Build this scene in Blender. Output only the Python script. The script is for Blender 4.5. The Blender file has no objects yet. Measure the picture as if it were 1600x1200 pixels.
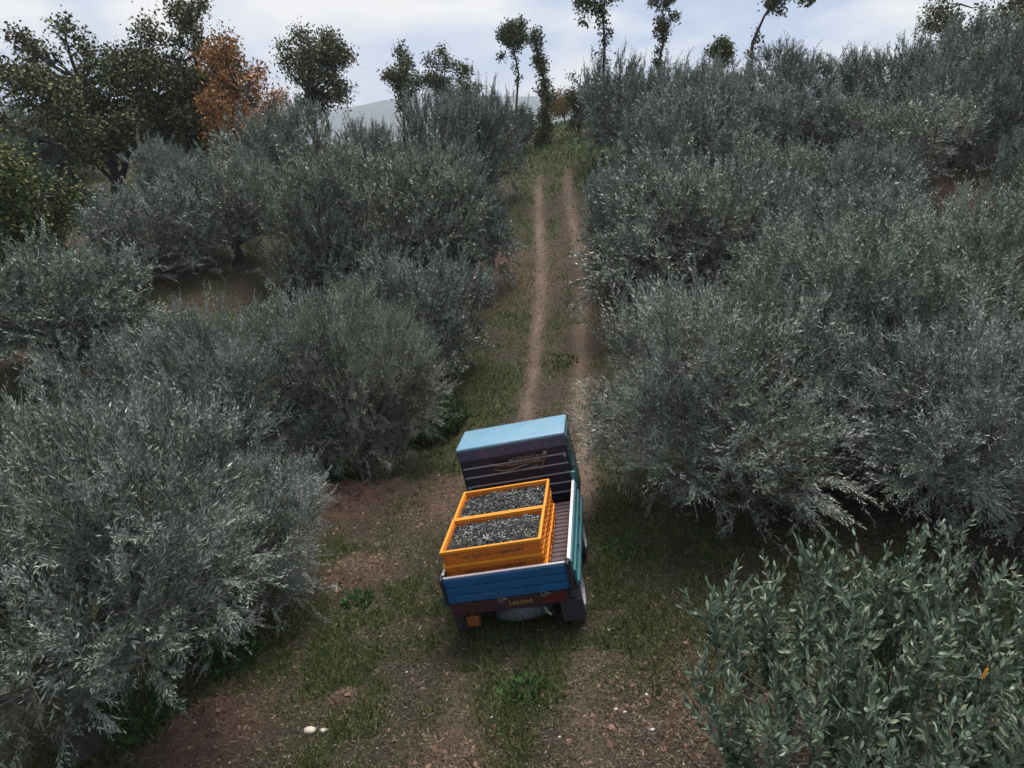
import bpy, bmesh, math, random
import numpy as np
from mathutils import Matrix, Vector
random.seed(7)
RNG = np.random.default_rng(11)
S = bpy.context.scene
COL = S.collection

# ------------------------------------------------------------------ camera, sky, sun, exposure
cam_d = bpy.data.cameras.new("camera")
cam_d.sensor_fit = 'HORIZONTAL'; cam_d.sensor_width = 36.0
cam_d.lens = 36.0 * 1081 / 1600
cam_d.clip_start = 0.1; cam_d.clip_end = 9000
cam = bpy.data.objects.new("camera", cam_d); COL.objects.link(cam)
cam.location = (0, 0, 6.0); cam.rotation_euler = (math.radians(90 - 20.3), 0, 0)
S.camera = cam

SUN_EL, SUN_AZ = 68, 12           # azimuth from +Y towards +X
W = bpy.data.worlds.new("World"); S.world = W; W.use_nodes = True
wt = W.node_tree; wt.nodes.clear()
def N(t, kind, **kw):
    n = t.nodes.new(kind)
    for k, v in kw.items(): setattr(n, k, v)
    return n
wo = N(wt, 'ShaderNodeOutputWorld'); bg = N(wt, 'ShaderNodeBackground')
sky = N(wt, 'ShaderNodeTexSky', sky_type='NISHITA', sun_disc=False)
sky.sun_elevation = math.radians(SUN_EL); sky.sun_rotation = math.radians(SUN_AZ)
sky.air_density = 1.0; sky.dust_density = 2.0
tc = N(wt, 'ShaderNodeTexCoord'); mp = N(wt, 'ShaderNodeMapping')
mp.inputs['Scale'].default_value = (1.0, 1.0, 2.6); mp.inputs['Location'].default_value = (0.35, 0.2, 0.42)
nz = N(wt, 'ShaderNodeTexNoise'); nz.inputs['Scale'].default_value = 4.2; nz.inputs['Detail'].default_value = 7; nz.inputs['Roughness'].default_value = .5
nz.inputs['Distortion'].default_value = .4
rp = N(wt, 'ShaderNodeValToRGB'); rp.color_ramp.elements[0].position = .43; rp.color_ramp.elements[1].position = .63
rp.color_ramp.elements[0].color = (2.3, 2.75, 3.65, 1); rp.color_ramp.elements[1].color = (4.5, 4.4, 4.25, 1)
mx = N(wt, 'ShaderNodeMixRGB'); mx.inputs[0].default_value = .93
wt.links.new(tc.outputs['Generated'], mp.inputs['Vector']); wt.links.new(mp.outputs[0], nz.inputs['Vector'])
wt.links.new(nz.outputs['Fac'], rp.inputs[0]); wt.links.new(sky.outputs[0], mx.inputs[1]); wt.links.new(rp.outputs[0], mx.inputs[2])
wt.links.new(mx.outputs[0], bg.inputs[0]); bg.inputs[1].default_value = 0.05
wt.links.new(bg.outputs[0], wo.inputs[0])
sd = bpy.data.lights.new("sun", 'SUN'); sd.energy = 1.5; sd.angle = math.radians(38); sd.color = (1, .95, .88)
so = bpy.data.objects.new("sun", sd); COL.objects.link(so)
e, a = math.radians(SUN_EL), math.radians(SUN_AZ)
so.rotation_euler = Vector((math.sin(a)*math.cos(e), math.cos(a)*math.cos(e), math.sin(e))).to_track_quat('Z', 'Y').to_euler()
so.location = (8, 20, 30)
S.view_settings.view_transform = 'Standard'; S.view_settings.look = 'None'
S.view_settings.exposure = 2.1; S.view_settings.gamma = 1; S.view_settings.use_curve_mapping = False

# ------------------------------------------------------------------ helpers
def hashf(ix, iy, s):
    n = (ix.astype(np.int64)*374761393 + iy.astype(np.int64)*668265263 + s*974634777) & 0xffffffff
    n = ((n ^ (n >> 13)) * 1274126177) & 0xffffffff
    return ((n ^ (n >> 16)) & 0xffff) / 65535.0
def vnoise(x, y, s=0):
    x = np.asarray(x, float); y = np.asarray(y, float)
    ix, iy = np.floor(x), np.floor(y); fx, fy = x-ix, y-iy
    fx = fx*fx*(3-2*fx); fy = fy*fy*(3-2*fy)
    a_ = hashf(ix, iy, s); b_ = hashf(ix+1, iy, s); c_ = hashf(ix, iy+1, s); d_ = hashf(ix+1, iy+1, s)
    return a_*(1-fx)*(1-fy)+b_*fx*(1-fy)+c_*(1-fx)*fy+d_*fx*fy
def fbm(x, y, s=0, o=4):
    r = 0; w = .5
    for k in range(o):
        r = r + w*vnoise(x*2**k, y*2**k, s+k*17); w *= .5
    return r/(1-.5**o)
def sst(v): v = np.clip(v, 0, 1); return v*v*(3-2*v)

PY = [-40,-5,0,4,7,9.3,14,18,22,26,31,36,40,46,60,75,120,300,1200,4000]
PZ = [1.5,1.0,.9,.62,.40,.25,-.10,.40,1.35,2.6,3.9,4.8,5.1,5.2,6.2,6.0,3.,-15,-60,-90]
def xpath(y): return np.interp(y, [0,7,9,14,20,24,28,37,60], [.0,.15,.45,.95,1.45,1.65,1.65,1.95,3.2])
def prof(y):
    s = 0
    for d, w in ((-1.6,.15),(-.8,.2),(0,.3),(.8,.2),(1.6,.15)): s = s + w*np.interp(y+d, PY, PZ)
    return s
def pad(x, y): return .38+.225*(x-.16)-.068*(y-7.04)
def height(x, y):
    x = np.asarray(x, float); y = np.asarray(y, float)
    dx = x-xpath(y); d = np.abs(dx)
    left = -1.8*(1-np.exp(-d/9)) + 2.3*sst((d-5)/6)*sst((y-9)/6)*(1-sst((y-22)/10))
    c = np.where(dx > 0, 2.7*(1-np.exp(-d/11)), left)
    h = prof(y)+c*(1-np.clip((y-60)/200, 0, 1))
    w = np.exp(-(((x-.25)/1.5)**2+((y-7.9)/2.0)**2)**2)
    return h*(1-w)+pad(x, y)*w
def H(x, y): return float(height(x, y))

MOUNDS = [(-3.2,5.7,.50,.13),(-3.45,5.4,.3,.10),(-2.8,11.1,.8,.16),(-3.6,11.5,.6,.14),(-2.35,8.6,.45,.10),(-.6,4.85,.4,.06),(-1.85,5.95,.14,.07),(-2.0,11.3,.6,.08)]
def relief(x, y):
    near = np.clip(1.3-np.hypot(x, y)/60, 0, 1)
    r = (fbm(x*1.3, y*1.3, 3)-.5)*.16 + (fbm(x*6, y*6, 9, 3)-.5)*.05
    d = x-xpath(y)
    for o in (-.62, .62): r = r-.07*np.exp(-((d-o)/.17)**2)*sst((58-y)/10)
    for (mx_, my, rr, hh) in MOUNDS:
        hh = hh*1.7; q = np.exp(-(((x-mx_)/rr)**2+((y-my)/rr)**2)); r = r+q*hh*(.2+1.5*fbm(x*6, y*6, 21, 4))
    under = np.exp(-(((x-.25)/1.0)**2+((y-7.9)/1.7)**2)**2)
    return r*near*(1-.85*under)
def G_(x, y): return float(height(x, y)+relief(np.float64(x), np.float64(y)))

GREEN = [(-2,14.9,1.8,1),(-1.1,18,2.,.8),(-1.8,5.9,1.,.5),(-2.1,7.8,.6,.6),(.1,5.7,.7,.6),(1.3,7.2,.9,.35),(2.0,8.2,1.2,.3),(3.5,18.5,1.2,.8),(-8.6,26.5,2.6,1),(1.9,38,4.8,2.6),(1.4,33,1.8,1.3),(3,57,9,1),(-3.,7.,1.1,.6),(-1.1,6.6,.9,.4),(-1.6,12.9,.9,.6),(1.25,17.,.45,.9),(-1.5,9.6,1.3,.2),(0,4.9,1.4,.25)]
REDS = [(-3.2,5.6,.6,1),(-2.8,11.1,.9,.9),(-3.6,11.5,.7,.9),(-2.3,8.6,.6,.8),(-.6,4.85,.5,.7),(-1.85,5.95,.17,1),(13.5,24,7,.6),(-12.8,19.6,4,.6),(-1.5,23.,2.6,.6),(-1.2,11.,1.0,.6),(5,18,3.,.6),(1.8,5.2,1.1,.30),(2.2,4.6,.8,.4)]
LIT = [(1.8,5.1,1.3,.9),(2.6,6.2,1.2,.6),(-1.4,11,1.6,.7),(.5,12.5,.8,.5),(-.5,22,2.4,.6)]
def gs(L, x, y):
    r = 0
    for (a_, b_, rr, s) in L: r = np.maximum(r, s*np.exp(-(((x-a_)**2+(y-b_)**2)/rr**2)**1.3))
    return r
def masks(x, y):
    n1 = fbm(x*.9, y*.9, 41); n2 = fbm(x*2.7, y*2.7, 77, 4)
    d = x-xpath(y)
    rut = np.maximum(np.exp(-((d+.62+.10*(vnoise(y*.6,0*y,61)-.5))/.19)**2), np.exp(-((d-.62+.12*(vnoise(y*.5,0*y,62)-.5))/.21)**2))*sst((35-y)/7)
    rut = rut*np.where(y < 9.5, .45, 1.)*np.where((y > 6.2) & (y < 9.2), .3, 1)*(.25+1.2*fbm(x*2.2, y*1.6, 5, 4))
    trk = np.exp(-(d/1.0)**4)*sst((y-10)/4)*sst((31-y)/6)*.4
    g = (sst((n1-.33)/.22)*.85 + gs(GREEN, x, y))*(.22+1.0*sst((n2-.32)/.28))
    g = np.clip(g, 0, 1)*(1-np.clip(rut*1.2, 0, 1))*(1-trk*.5)
    red = np.clip(gs(REDS, x, y)*(.4+1.2*n2), 0, 1); g = g*(1-.85*red)
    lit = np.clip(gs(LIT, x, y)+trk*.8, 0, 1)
    return np.clip(g, 0, 1), np.clip(rut, 0, 1), red, lit

def mesh_np(name, V, F, mats, midx=None, smooth=False):
    """V (n,3); F (m,k) all faces the same size"""
    me = bpy.data.meshes.new(name); V = np.ascontiguousarray(V, np.float32).reshape(-1, 3); F = np.ascontiguousarray(F, np.int32)
    m, k = F.shape
    me.vertices.add(len(V)); me.vertices.foreach_set('co', V.ravel())
    me.loops.add(m*k); me.loops.foreach_set('vertex_index', F.ravel())
    me.polygons.add(m); me.polygons.foreach_set('loop_start', np.arange(m, dtype=np.int32)*k)
    try: me.polygons.foreach_set('loop_total', np.full(m, k, np.int32))
    except Exception: pass
    for mt in mats: me.materials.append(mt)
    if midx is not None: me.polygons.foreach_set('material_index', np.ascontiguousarray(midx, np.int32))
    if smooth: me.polygons.foreach_set('use_smooth', np.ones(m, bool))
    me.update(calc_edges=True); me.validate()
    return me
def link(name, me, parent=None, **props):
    o = bpy.data.objects.new(name, me); COL.objects.link(o)
    if parent is not None: o.parent = parent
    for k, v in props.items(): o[k] = v
    return o
def empty(name, loc, label, category, group=None):
    o = bpy.data.objects.new(name, None); COL.objects.link(o); o.location = loc; o.empty_display_size = .3
    o['label'] = label; o['category'] = category
    if group: o['group'] = group
    return o

class MB:
    def __init__(s): s.v = []; s.f = []; s.m = []
    def add(s, v, f, mi=0):
        b = len(s.v); s.v += [tuple(p) for p in v]; s.f += [tuple(i+b for i in q) for q in f]; s.m += [mi]*len(f)
    def box(s, c, d, rot=None, bev=0., mi=0):
        bm = bmesh.new(); bmesh.ops.create_cube(bm, size=1)
        bmesh.ops.scale(bm, vec=d, verts=bm.verts)
        if bev > 0: bmesh.ops.bevel(bm, geom=bm.edges[:], offset=bev, segments=2, profile=.6, affect='EDGES')
        if rot is not None: bmesh.ops.rotate(bm, matrix=rot, verts=bm.verts)
        bm.verts.index_update()
        s.add([v.co+Vector(c) for v in bm.verts], [[v.index for v in f.verts] for f in bm.faces], mi); bm.free()
    def span(s, a_, b_, bev=0., mi=0):
        s.box([(a_[i]+b_[i])/2 for i in range(3)], [abs(b_[i]-a_[i]) for i in range(3)], None, bev, mi)
    def tube(s, pts, rad, n=6, mi=0, cap=True):
        pts = [Vector(p) for p in pts]
        if not isinstance(rad, (list, tuple)): rad = [rad]*len(pts)
        vs = []; ref = None
        for i, p in enumerate(pts):
            d = (pts[min(i+1, len(pts)-1)]-pts[max(i-1, 0)]).normalized()
            if ref is None: ref = Vector((0, 0, 1)) if abs(d.z) < .9 else Vector((1, 0, 0))
            x = d.cross(ref).normalized(); y = d.cross(x).normalized(); ref = -y if False else x.cross(d)
            for k in range(n):
                t = 2*math.pi*k/n; vs.append(p+(x*math.cos(t)+y*math.sin(t))*rad[i])
        f = [(i*n+k, i*n+(k+1) % n, (i+1)*n+(k+1) % n, (i+1)*n+k) for i in range(len(pts)-1) for k in range(n)]
        if cap: f += [tuple(range(n))[::-1], tuple(range((len(pts)-1)*n, len(pts)*n))]
        s.add(vs, f, mi)
    def lathe(s, prof_, n, M, mi=0):   # profile (radius, axial); axis = local X
        vs = []
        for (r, a_) in prof_:
            for k in range(n):
                t = 2*math.pi*k/n; vs.append(M @ Vector((a_, r*math.cos(t), r*math.sin(t))))
        f = [(i*n+k, i*n+(k+1) % n, (i+1)*n+(k+1) % n, (i+1)*n+k) for i in range(len(prof_)-1) for k in range(n)]
        s.add(vs, f, mi)
    def mesh(s, name, mats, smooth=False):
        me = bpy.data.meshes.new(name); me.from_pydata(s.v, [], s.f)
        for m in (mats if isinstance(mats, (list, tuple)) else [mats]): me.materials.append(m)
        me.polygons.foreach_set('material_index', s.m)
        if smooth: me.polygons.foreach_set('use_smooth', [True]*len(s.f))
        me.update(); return me
    def build(s, name, mats, parent=None, smooth=False, **p): return link(name, s.mesh(name, mats, smooth), parent, **p)

# ------------------------------------------------------------------ materials
def mat(name):
    m = bpy.data.materials.new(name); m.use_nodes = True; t = m.node_tree
    b = t.nodes['Principled BSDF']; return m, t, b
def paint(name, col, rough=.5, var=.25, scale=6., metal=0., dirt=None, dscale=9., dlo=.52, dhi=.7, bump=.0):
    m, t, b = mat(name); b.inputs['Roughness'].default_value = rough; b.inputs['Metallic'].default_value = metal
    co = N(t, 'ShaderNodeTexCoord'); n = N(t, 'ShaderNodeTexNoise'); n.inputs['Scale'].default_value = scale; n.inputs['Detail'].default_value = 6
    t.links.new(co.outputs['Object'], n.inputs['Vector'])
    mxx = N(t, 'ShaderNodeMixRGB'); mxx.inputs[1].default_value = (*[c*(1-var) for c in col], 1); mxx.inputs[2].default_value = (*[min(1, c*(1+var)) for c in col], 1)
    t.links.new(n.outputs['Fac'], mxx.inputs[0]); out = mxx.outputs[0]
    if dirt:
        n2 = N(t, 'ShaderNodeTexNoise'); n2.inputs['Scale'].default_value = dscale; n2.inputs['Detail'].default_value = 8; n2.inputs['Roughness'].default_value = .65
        t.links.new(co.outputs['Object'], n2.inputs['Vector'])
        r = N(t, 'ShaderNodeValToRGB'); r.color_ramp.elements[0].position = dlo; r.color_ramp.elements[1].position = dhi
        t.links.new(n2.outputs['Fac'], r.inputs[0]); m2 = N(t, 'ShaderNodeMixRGB'); m2.inputs[2].default_value = (*dirt, 1)
        t.links.new(r.outputs[0], m2.inputs[0]); t.links.new(out, m2.inputs[1]); out = m2.outputs[0]
    t.links.new(out, b.inputs['Base Color'])
    if bump:
        bp_ = N(t, 'ShaderNodeBump'); bp_.inputs['Strength'].default_value = bump; bp_.inputs['Distance'].default_value = .02
        n3 = N(t, 'ShaderNodeTexNoise'); n3.inputs['Scale'].default_value = scale*4; n3.inputs['Detail'].default_value = 8
        t.links.new(co.outputs['Object'], n3.inputs['Vector']); t.links.new(n3.outputs['Fac'], bp_.inputs['Height']); t.links.new(bp_.outputs[0], b.inputs['Normal'])
    return m
def leafmat(name, stops, under=None, rough=.5, patch=None, spec=.4, tint=None, plume=None):
    """stops: list of (pos, rgb) chosen at random per leaf; under = colour of the leaf's underside"""
    m, t, b = mat(name); b.inputs['Roughness'].default_value = rough; b.inputs['Specular IOR Level'].default_value = spec
    g = N(t, 'ShaderNodeNewGeometry'); r = N(t, 'ShaderNodeValToRGB'); cr = r.color_ramp
    cr.elements[0].position, cr.elements[0].color = stops[0][0], (*stops[0][1], 1)
    cr.elements[1].position, cr.elements[1].color = stops[-1][0], (*stops[-1][1], 1)
    for p, c in stops[1:-1]: el = cr.elements.new(p); el.color = (*c, 1)
    t.links.new(g.outputs['Random Per Island'], r.inputs[0]); out = r.outputs[0]
    if patch:      # slow colour drift between trees and boughs
        co = N(t, 'ShaderNodeTexNoise'); co.inputs['Scale'].default_value = patch[0]; co.inputs['Detail'].default_value = 2
        t.links.new(g.outputs['Position'], co.inputs['Vector']); m2 = N(t, 'ShaderNodeMixRGB', blend_type='MIX'); m2.inputs[2].default_value = (*patch[1], 1)
        rr_ = N(t, 'ShaderNodeMapRange'); rr_.inputs[1].default_value = .45; rr_.inputs[2].default_value = .7; rr_.inputs[4].default_value = patch[2]
        t.links.new(co.outputs['Fac'], rr_.inputs[0]); t.links.new(rr_.outputs[0], m2.inputs[0]); t.links.new(out, m2.inputs[1]); out = m2.outputs[0]
    if plume:      # pale clumps by noise: contrast of lit tops put into leaf colour
        cp = N(t, 'ShaderNodeTexNoise'); cp.inputs['Scale'].default_value = plume[0]; cp.inputs['Detail'].default_value = 3; cp.inputs['Roughness'].default_value = .6
        t.links.new(g.outputs['Position'], cp.inputs['Vector']); rc = N(t, 'ShaderNodeMapRange'); rc.inputs[1].default_value = .48; rc.inputs[2].default_value = .58; rc.inputs[4].default_value = plume[2]
        t.links.new(cp.outputs['Fac'], rc.inputs[0]); m5 = N(t, 'ShaderNodeMixRGB'); m5.inputs[2].default_value = (*plume[1], 1)
        t.links.new(rc.outputs[0], m5.inputs[0]); t.links.new(out, m5.inputs[1]); out = m5.outputs[0]
    if tint:       # trees differ from one another in how green or silver they are
        oi = N(t, 'ShaderNodeObjectInfo'); m4 = N(t, 'ShaderNodeMixRGB', blend_type='MULTIPLY'); m4.inputs[0].default_value = 1
        r4 = N(t, 'ShaderNodeValToRGB'); r4.color_ramp.elements[0].color = (*tint[0], 1); r4.color_ramp.elements[1].color = (*tint[1], 1)
        e4 = r4.color_ramp.elements.new(.5); e4.color = (*tint[2], 1)
        t.links.new(oi.outputs['Random'], r4.inputs[0]); t.links.new(r4.outputs[0], m4.inputs[2])
    if under:
        m3 = N(t, 'ShaderNodeMixRGB'); m3.inputs[2].default_value = (*under, 1)
        t.links.new(g.outputs['Backfacing'], m3.inputs[0]); t.links.new(out, m3.inputs[1]); out = m3.outputs[0]
    if tint: t.links.new(out, m4.inputs[1]); out = m4.outputs[0]
    t.links.new(out, b.inputs['Base Color'])
    return m
OLIVE = leafmat('olive_leaf', [(0, (.012,.022,.017)), (.45, (.034,.054,.040)), (.78, (.095,.125,.097)), (1, (.31,.33,.27))], under=(.20,.235,.20), rough=.5, spec=.4, plume=(2.0, (.40,.43,.395), .8), patch=(.55, (.13,.14,.08), .35), tint=((.88,.95,.88),(1.12,1.08,1.0),(.98,.97,1.03)))  # leaf highlights and deep shade are put into the random leaf tones
OLIVE_B = leafmat('olive_leaf_large', [(0, (.035,.065,.040)), (.5, (.070,.110,.070)), (.85, (.13,.165,.11)), (1, (.24,.27,.16))], under=(.20,.25,.18), rough=.5)
OAK = leafmat('oak_leaf', [(0, (.028,.042,.020)), (.5, (.070,.090,.038)), (1, (.18,.17,.07))], rough=.6, patch=(.45, (.085,.055,.026), .6), spec=.2)
BUSH = leafmat('bush_leaf', [(0, (.035,.055,.018)), (.6, (.075,.095,.030)), (1, (.17,.17,.055))], rough=.6, spec=.2)
RUST = leafmat('autumn_leaf', [(0, (.16,.070,.026)), (.4, (.32,.145,.050)), (.75, (.40,.20,.07)), (1, (.12,.12,.045))], rough=.6, spec=.2)
GRASS = leafmat('grass_blade', [(0, (.026,.046,.012)), (.45, (.052,.082,.022)), (.75, (.095,.115,.036)), (1, (.20,.18,.09))], rough=.7, spec=.2)
STRAW = leafmat('straw', [(0, (.035,.027,.020)), (.45, (.075,.060,.042)), (.8, (.13,.108,.076)), (1, (.24,.21,.16))], rough=.8, spec=.15)
WEED = leafmat('weed_leaf', [(0, (.02,.06,.018)), (1, (.05,.12,.03))], rough=.6, spec=.2)
FRUIT = leafmat('olive_fruit', [(0, (.010,.010,.016)), (.6, (.016,.015,.025)), (.78, (.045,.05,.035)), (.90, (.14,.14,.10)), (1, (.50,.48,.42))], rough=.3, spec=.6)  # palest tones stand for sparkle on the fruit, put in as colour
BARK = paint('bark', (.040,.036,.030), .95, .5, 9, dirt=(.09,.085,.07), dscale=14, dlo=.5, dhi=.7, bump=1.)
TWIG = paint('twig', (.12,.105,.085), .9, .3, 4)
DARKBARK = paint('dark_bark', (.04,.035,.03), .95, .4, 6, bump=.6)

# ------------------------------------------------------------------ ground
def axis(segs):
    out = [segs[0][0]]
    for a_, b_, st in segs:
        n = max(1, round((b_-a_)/st)); out += list(np.linspace(a_, b_, n+1)[1:])
    return np.array(out)
gx = axis([(-4000,-1000,600),(-1000,-200,100),(-200,-60,20),(-60,-25,2.5),(-25,-10,.5),(-10,-5,.16),(-5,5,.06),(5,10,.16),(10,25,.5),(25,60,2.5),(60,200,20),(200,1000,100),(1000,4000,600)])
gy = axis([(-300,-20,40),(-20,2,1.),(2,3.6,.2),(3.6,13,.06),(13,20,.10),(20,32,.2),(32,62,.5),(62,120,5),(120,600,40),(600,4000,300)])
X, Y = np.meshgrid(gx, gy); Z = height(X, Y)+relief(X, Y)
V = np.stack([X, Y, Z], -1).reshape(-1, 3); nx, ny = len(gx), len(gy)
i, j = np.meshgrid(np.arange(nx-1), np.arange(ny-1)); q = (j*nx+i).ravel()
ground_mat, t, b = mat('orchard_ground')
me = mesh_np('ground', V, np.stack([q, q+1, q+nx+1, q+nx], -1), [ground_mat], smooth=True)
for nm, arr in zip(('green', 'rut', 'red', 'lit'), masks(X, Y)):
    at = me.attributes.new(nm, 'FLOAT', 'POINT'); at.data.foreach_set('value', np.ascontiguousarray(arr.ravel(), np.float32))
ground = link('ground', me, kind='structure')
def attr(nm): n = N(t, 'ShaderNodeAttribute'); n.attribute_name = nm; return n.outputs['Fac']
def noise(sc, de=6, ro=.6):
    n = N(t, 'ShaderNodeTexNoise'); n.inputs['Scale'].default_value = sc; n.inputs['Detail'].default_value = de; n.inputs['Roughness'].default_value = ro
    t.links.new(tcg.outputs['Object'], n.inputs['Vector']); return n.outputs['Fac']
def mixc(f, a_, b_):
    n = N(t, 'ShaderNodeMixRGB')
    for s_, v in ((0, f), (1, a_), (2, b_)):
        if isinstance(v, tuple): n.inputs[s_].default_value = (*v, 1)
        elif isinstance(v, float): n.inputs[s_].default_value = v
        else: t.links.new(v, n.inputs[s_])
    return n.outputs[0]
def ramp(f, lo, hi, to=1.):
    n = N(t, 'ShaderNodeMapRange'); n.inputs[1].default_value = lo; n.inputs[2].default_value = hi; n.inputs[4].default_value = to
    t.links.new(f, n.inputs[0]); return n.outputs[0]
def mul(a_, b_):
    n = N(t, 'ShaderNodeMath', operation='MULTIPLY'); t.links.new(a_, n.inputs[0]); t.links.new(b_, n.inputs[1]); return n.outputs[0]
tcg = N(t, 'ShaderNodeTexCoord')
c = mixc(ramp(noise(14), .3, .7), (.028,.024,.019), (.074,.060,.047))
c = mixc(ramp(noise(55, 8, .7), .5, .75, .7), c, (.12,.098,.073))
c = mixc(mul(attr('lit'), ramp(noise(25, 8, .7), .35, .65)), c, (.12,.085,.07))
c = mixc(attr('red'), c, mixc(noise(9), (.095,.052,.042), (.23,.135,.108)))
c = mixc(mul(attr('green'), ramp(noise(30, 6), .25, .6)), c, mixc(noise(60), (.028,.046,.014), (.066,.085,.027)))
c = mixc(mul(attr('rut'), ramp(noise(16, 8, .75), .34, .56)), c, mixc(noise(20, 8, .7), (.12,.088,.066), (.31,.235,.18)))
t.links.new(c, b.inputs['Base Color']); b.inputs['Roughness'].default_value = .95; b.inputs['Specular IOR Level'].default_value = .15
bu = N(t, 'ShaderNodeBump'); bu.inputs['Strength'].default_value = 1.; bu.inputs['Distance'].default_value = .06
t.links.new(noise(38, 9, .75), bu.inputs['Height']); t.links.new(bu.outputs[0], b.inputs['Normal'])

# far wooded hills beyond the crest
hm = paint('far_woods', (.04,.055,.04), 1, .4, .02)
hx = np.linspace(-2600, 2600, 130); hy = np.linspace(1300, 2600, 30)
HX, HY = np.meshgrid(hx, hy)
HZ = -70+150*np.exp(-((HY-2000)/420)**2)*(.55+.75*fbm(HX/520+4, HY/800, 8))+10*fbm(HX/60, HY/60, 12)
n_ = 130; i, j = np.meshgrid(np.arange(n_-1), np.arange(29)); q = (j*n_+i).ravel()
link('hills', mesh_np('hills', np.stack([HX, HY, HZ], -1).reshape(-1, 3), np.stack([q, q+1, q+n_+1, q+n_], -1), [hm], smooth=True), kind='structure')

# even, thin air over the whole valley
hb_ = MB(); hb_.span((-4100, -400, -96), (4100, 4100, 130)); hz_m = bpy.data.materials.new('haze_air'); hz_m.use_nodes = True; ht = hz_m.node_tree; ht.nodes.clear()
ho = N(ht, 'ShaderNodeOutputMaterial'); hv = N(ht, 'ShaderNodeVolumePrincipled'); hv.inputs['Density'].default_value = .00035; hv.inputs['Color'].default_value = (.80,.87,1,1)
ht.links.new(hv.outputs[0], ho.inputs['Volume']); hb_.build('haze', hz_m, kind='stuff')

# ------------------------------------------------------------------ leaf geometry
def unit(v): return v/np.maximum(np.linalg.norm(v, axis=-1, keepdims=True), 1e-9)
def leaf_quads(P, D, L, Wd, rng, flat=.0):
    """P base, D direction, L length, Wd half width -> (n,4,3); flat pulls the blade's face towards the sky"""
    r = rng.normal(size=P.shape); r[:, 2] += flat
    side = unit(np.cross(D, r)); L = np.asarray(L).reshape(-1, 1); Wd = np.asarray(Wd).reshape(-1, 1)
    mid = P+D*L*.48
    return np.stack([P, mid+side*Wd, P+D*L, mid-side*Wd], 1)
def shoots(rng, B, D, Ls, nl, ll, lw, bend, ang=40):
    """leafy shoots: B bases, D unit directions, Ls lengths"""
    n = len(B); tt = (np.arange(nl)+.6)/nl
    up = np.array([0, 0, 1.])
    bend = np.asarray(bend).reshape(-1, 1, 1)
    pos = B[:, None]+D[:, None]*(Ls[:, None, None]*tt[None, :, None])+up*bend*Ls[:, None, None]*(tt**2)[None, :, None]
    tan = unit(D[:, None]+up*bend*2*tt[None, :, None])
    a_ = unit(np.cross(tan, rng.normal(size=(n, 1, 3)))); b_ = np.cross(tan, a_)
    ph = (np.arange(nl)*math.pi/2*1.06)[None, :, None]+rng.normal(size=(n, nl, 1))*.5
    A = np.radians(ang*(1-.45*tt[None, :, None])+rng.normal(size=(n, nl, 1))*12)
    ld = unit(tan*np.cos(A)+(a_*np.cos(ph)+b_*np.sin(ph))*np.sin(A))
    LL = ll*(.7+.5*rng.random((n, nl)))*(1-.25*tt[None])
    q = leaf_quads(pos.reshape(-1, 3), ld.reshape(-1, 3), LL.ravel(), LL.ravel()*lw, rng, .75)
    tip = B+D*Ls[:, None]+up*bend[:, 0]*Ls[:, None]
    return q, tip
def ribbon(A_, B_, w, rng):
    s_ = unit(np.cross(B_-A_, rng.normal(size=A_.shape)))*w
    return np.stack([A_-s_, A_+s_, B_+s_*.4, B_-s_*.4], 1)

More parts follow.
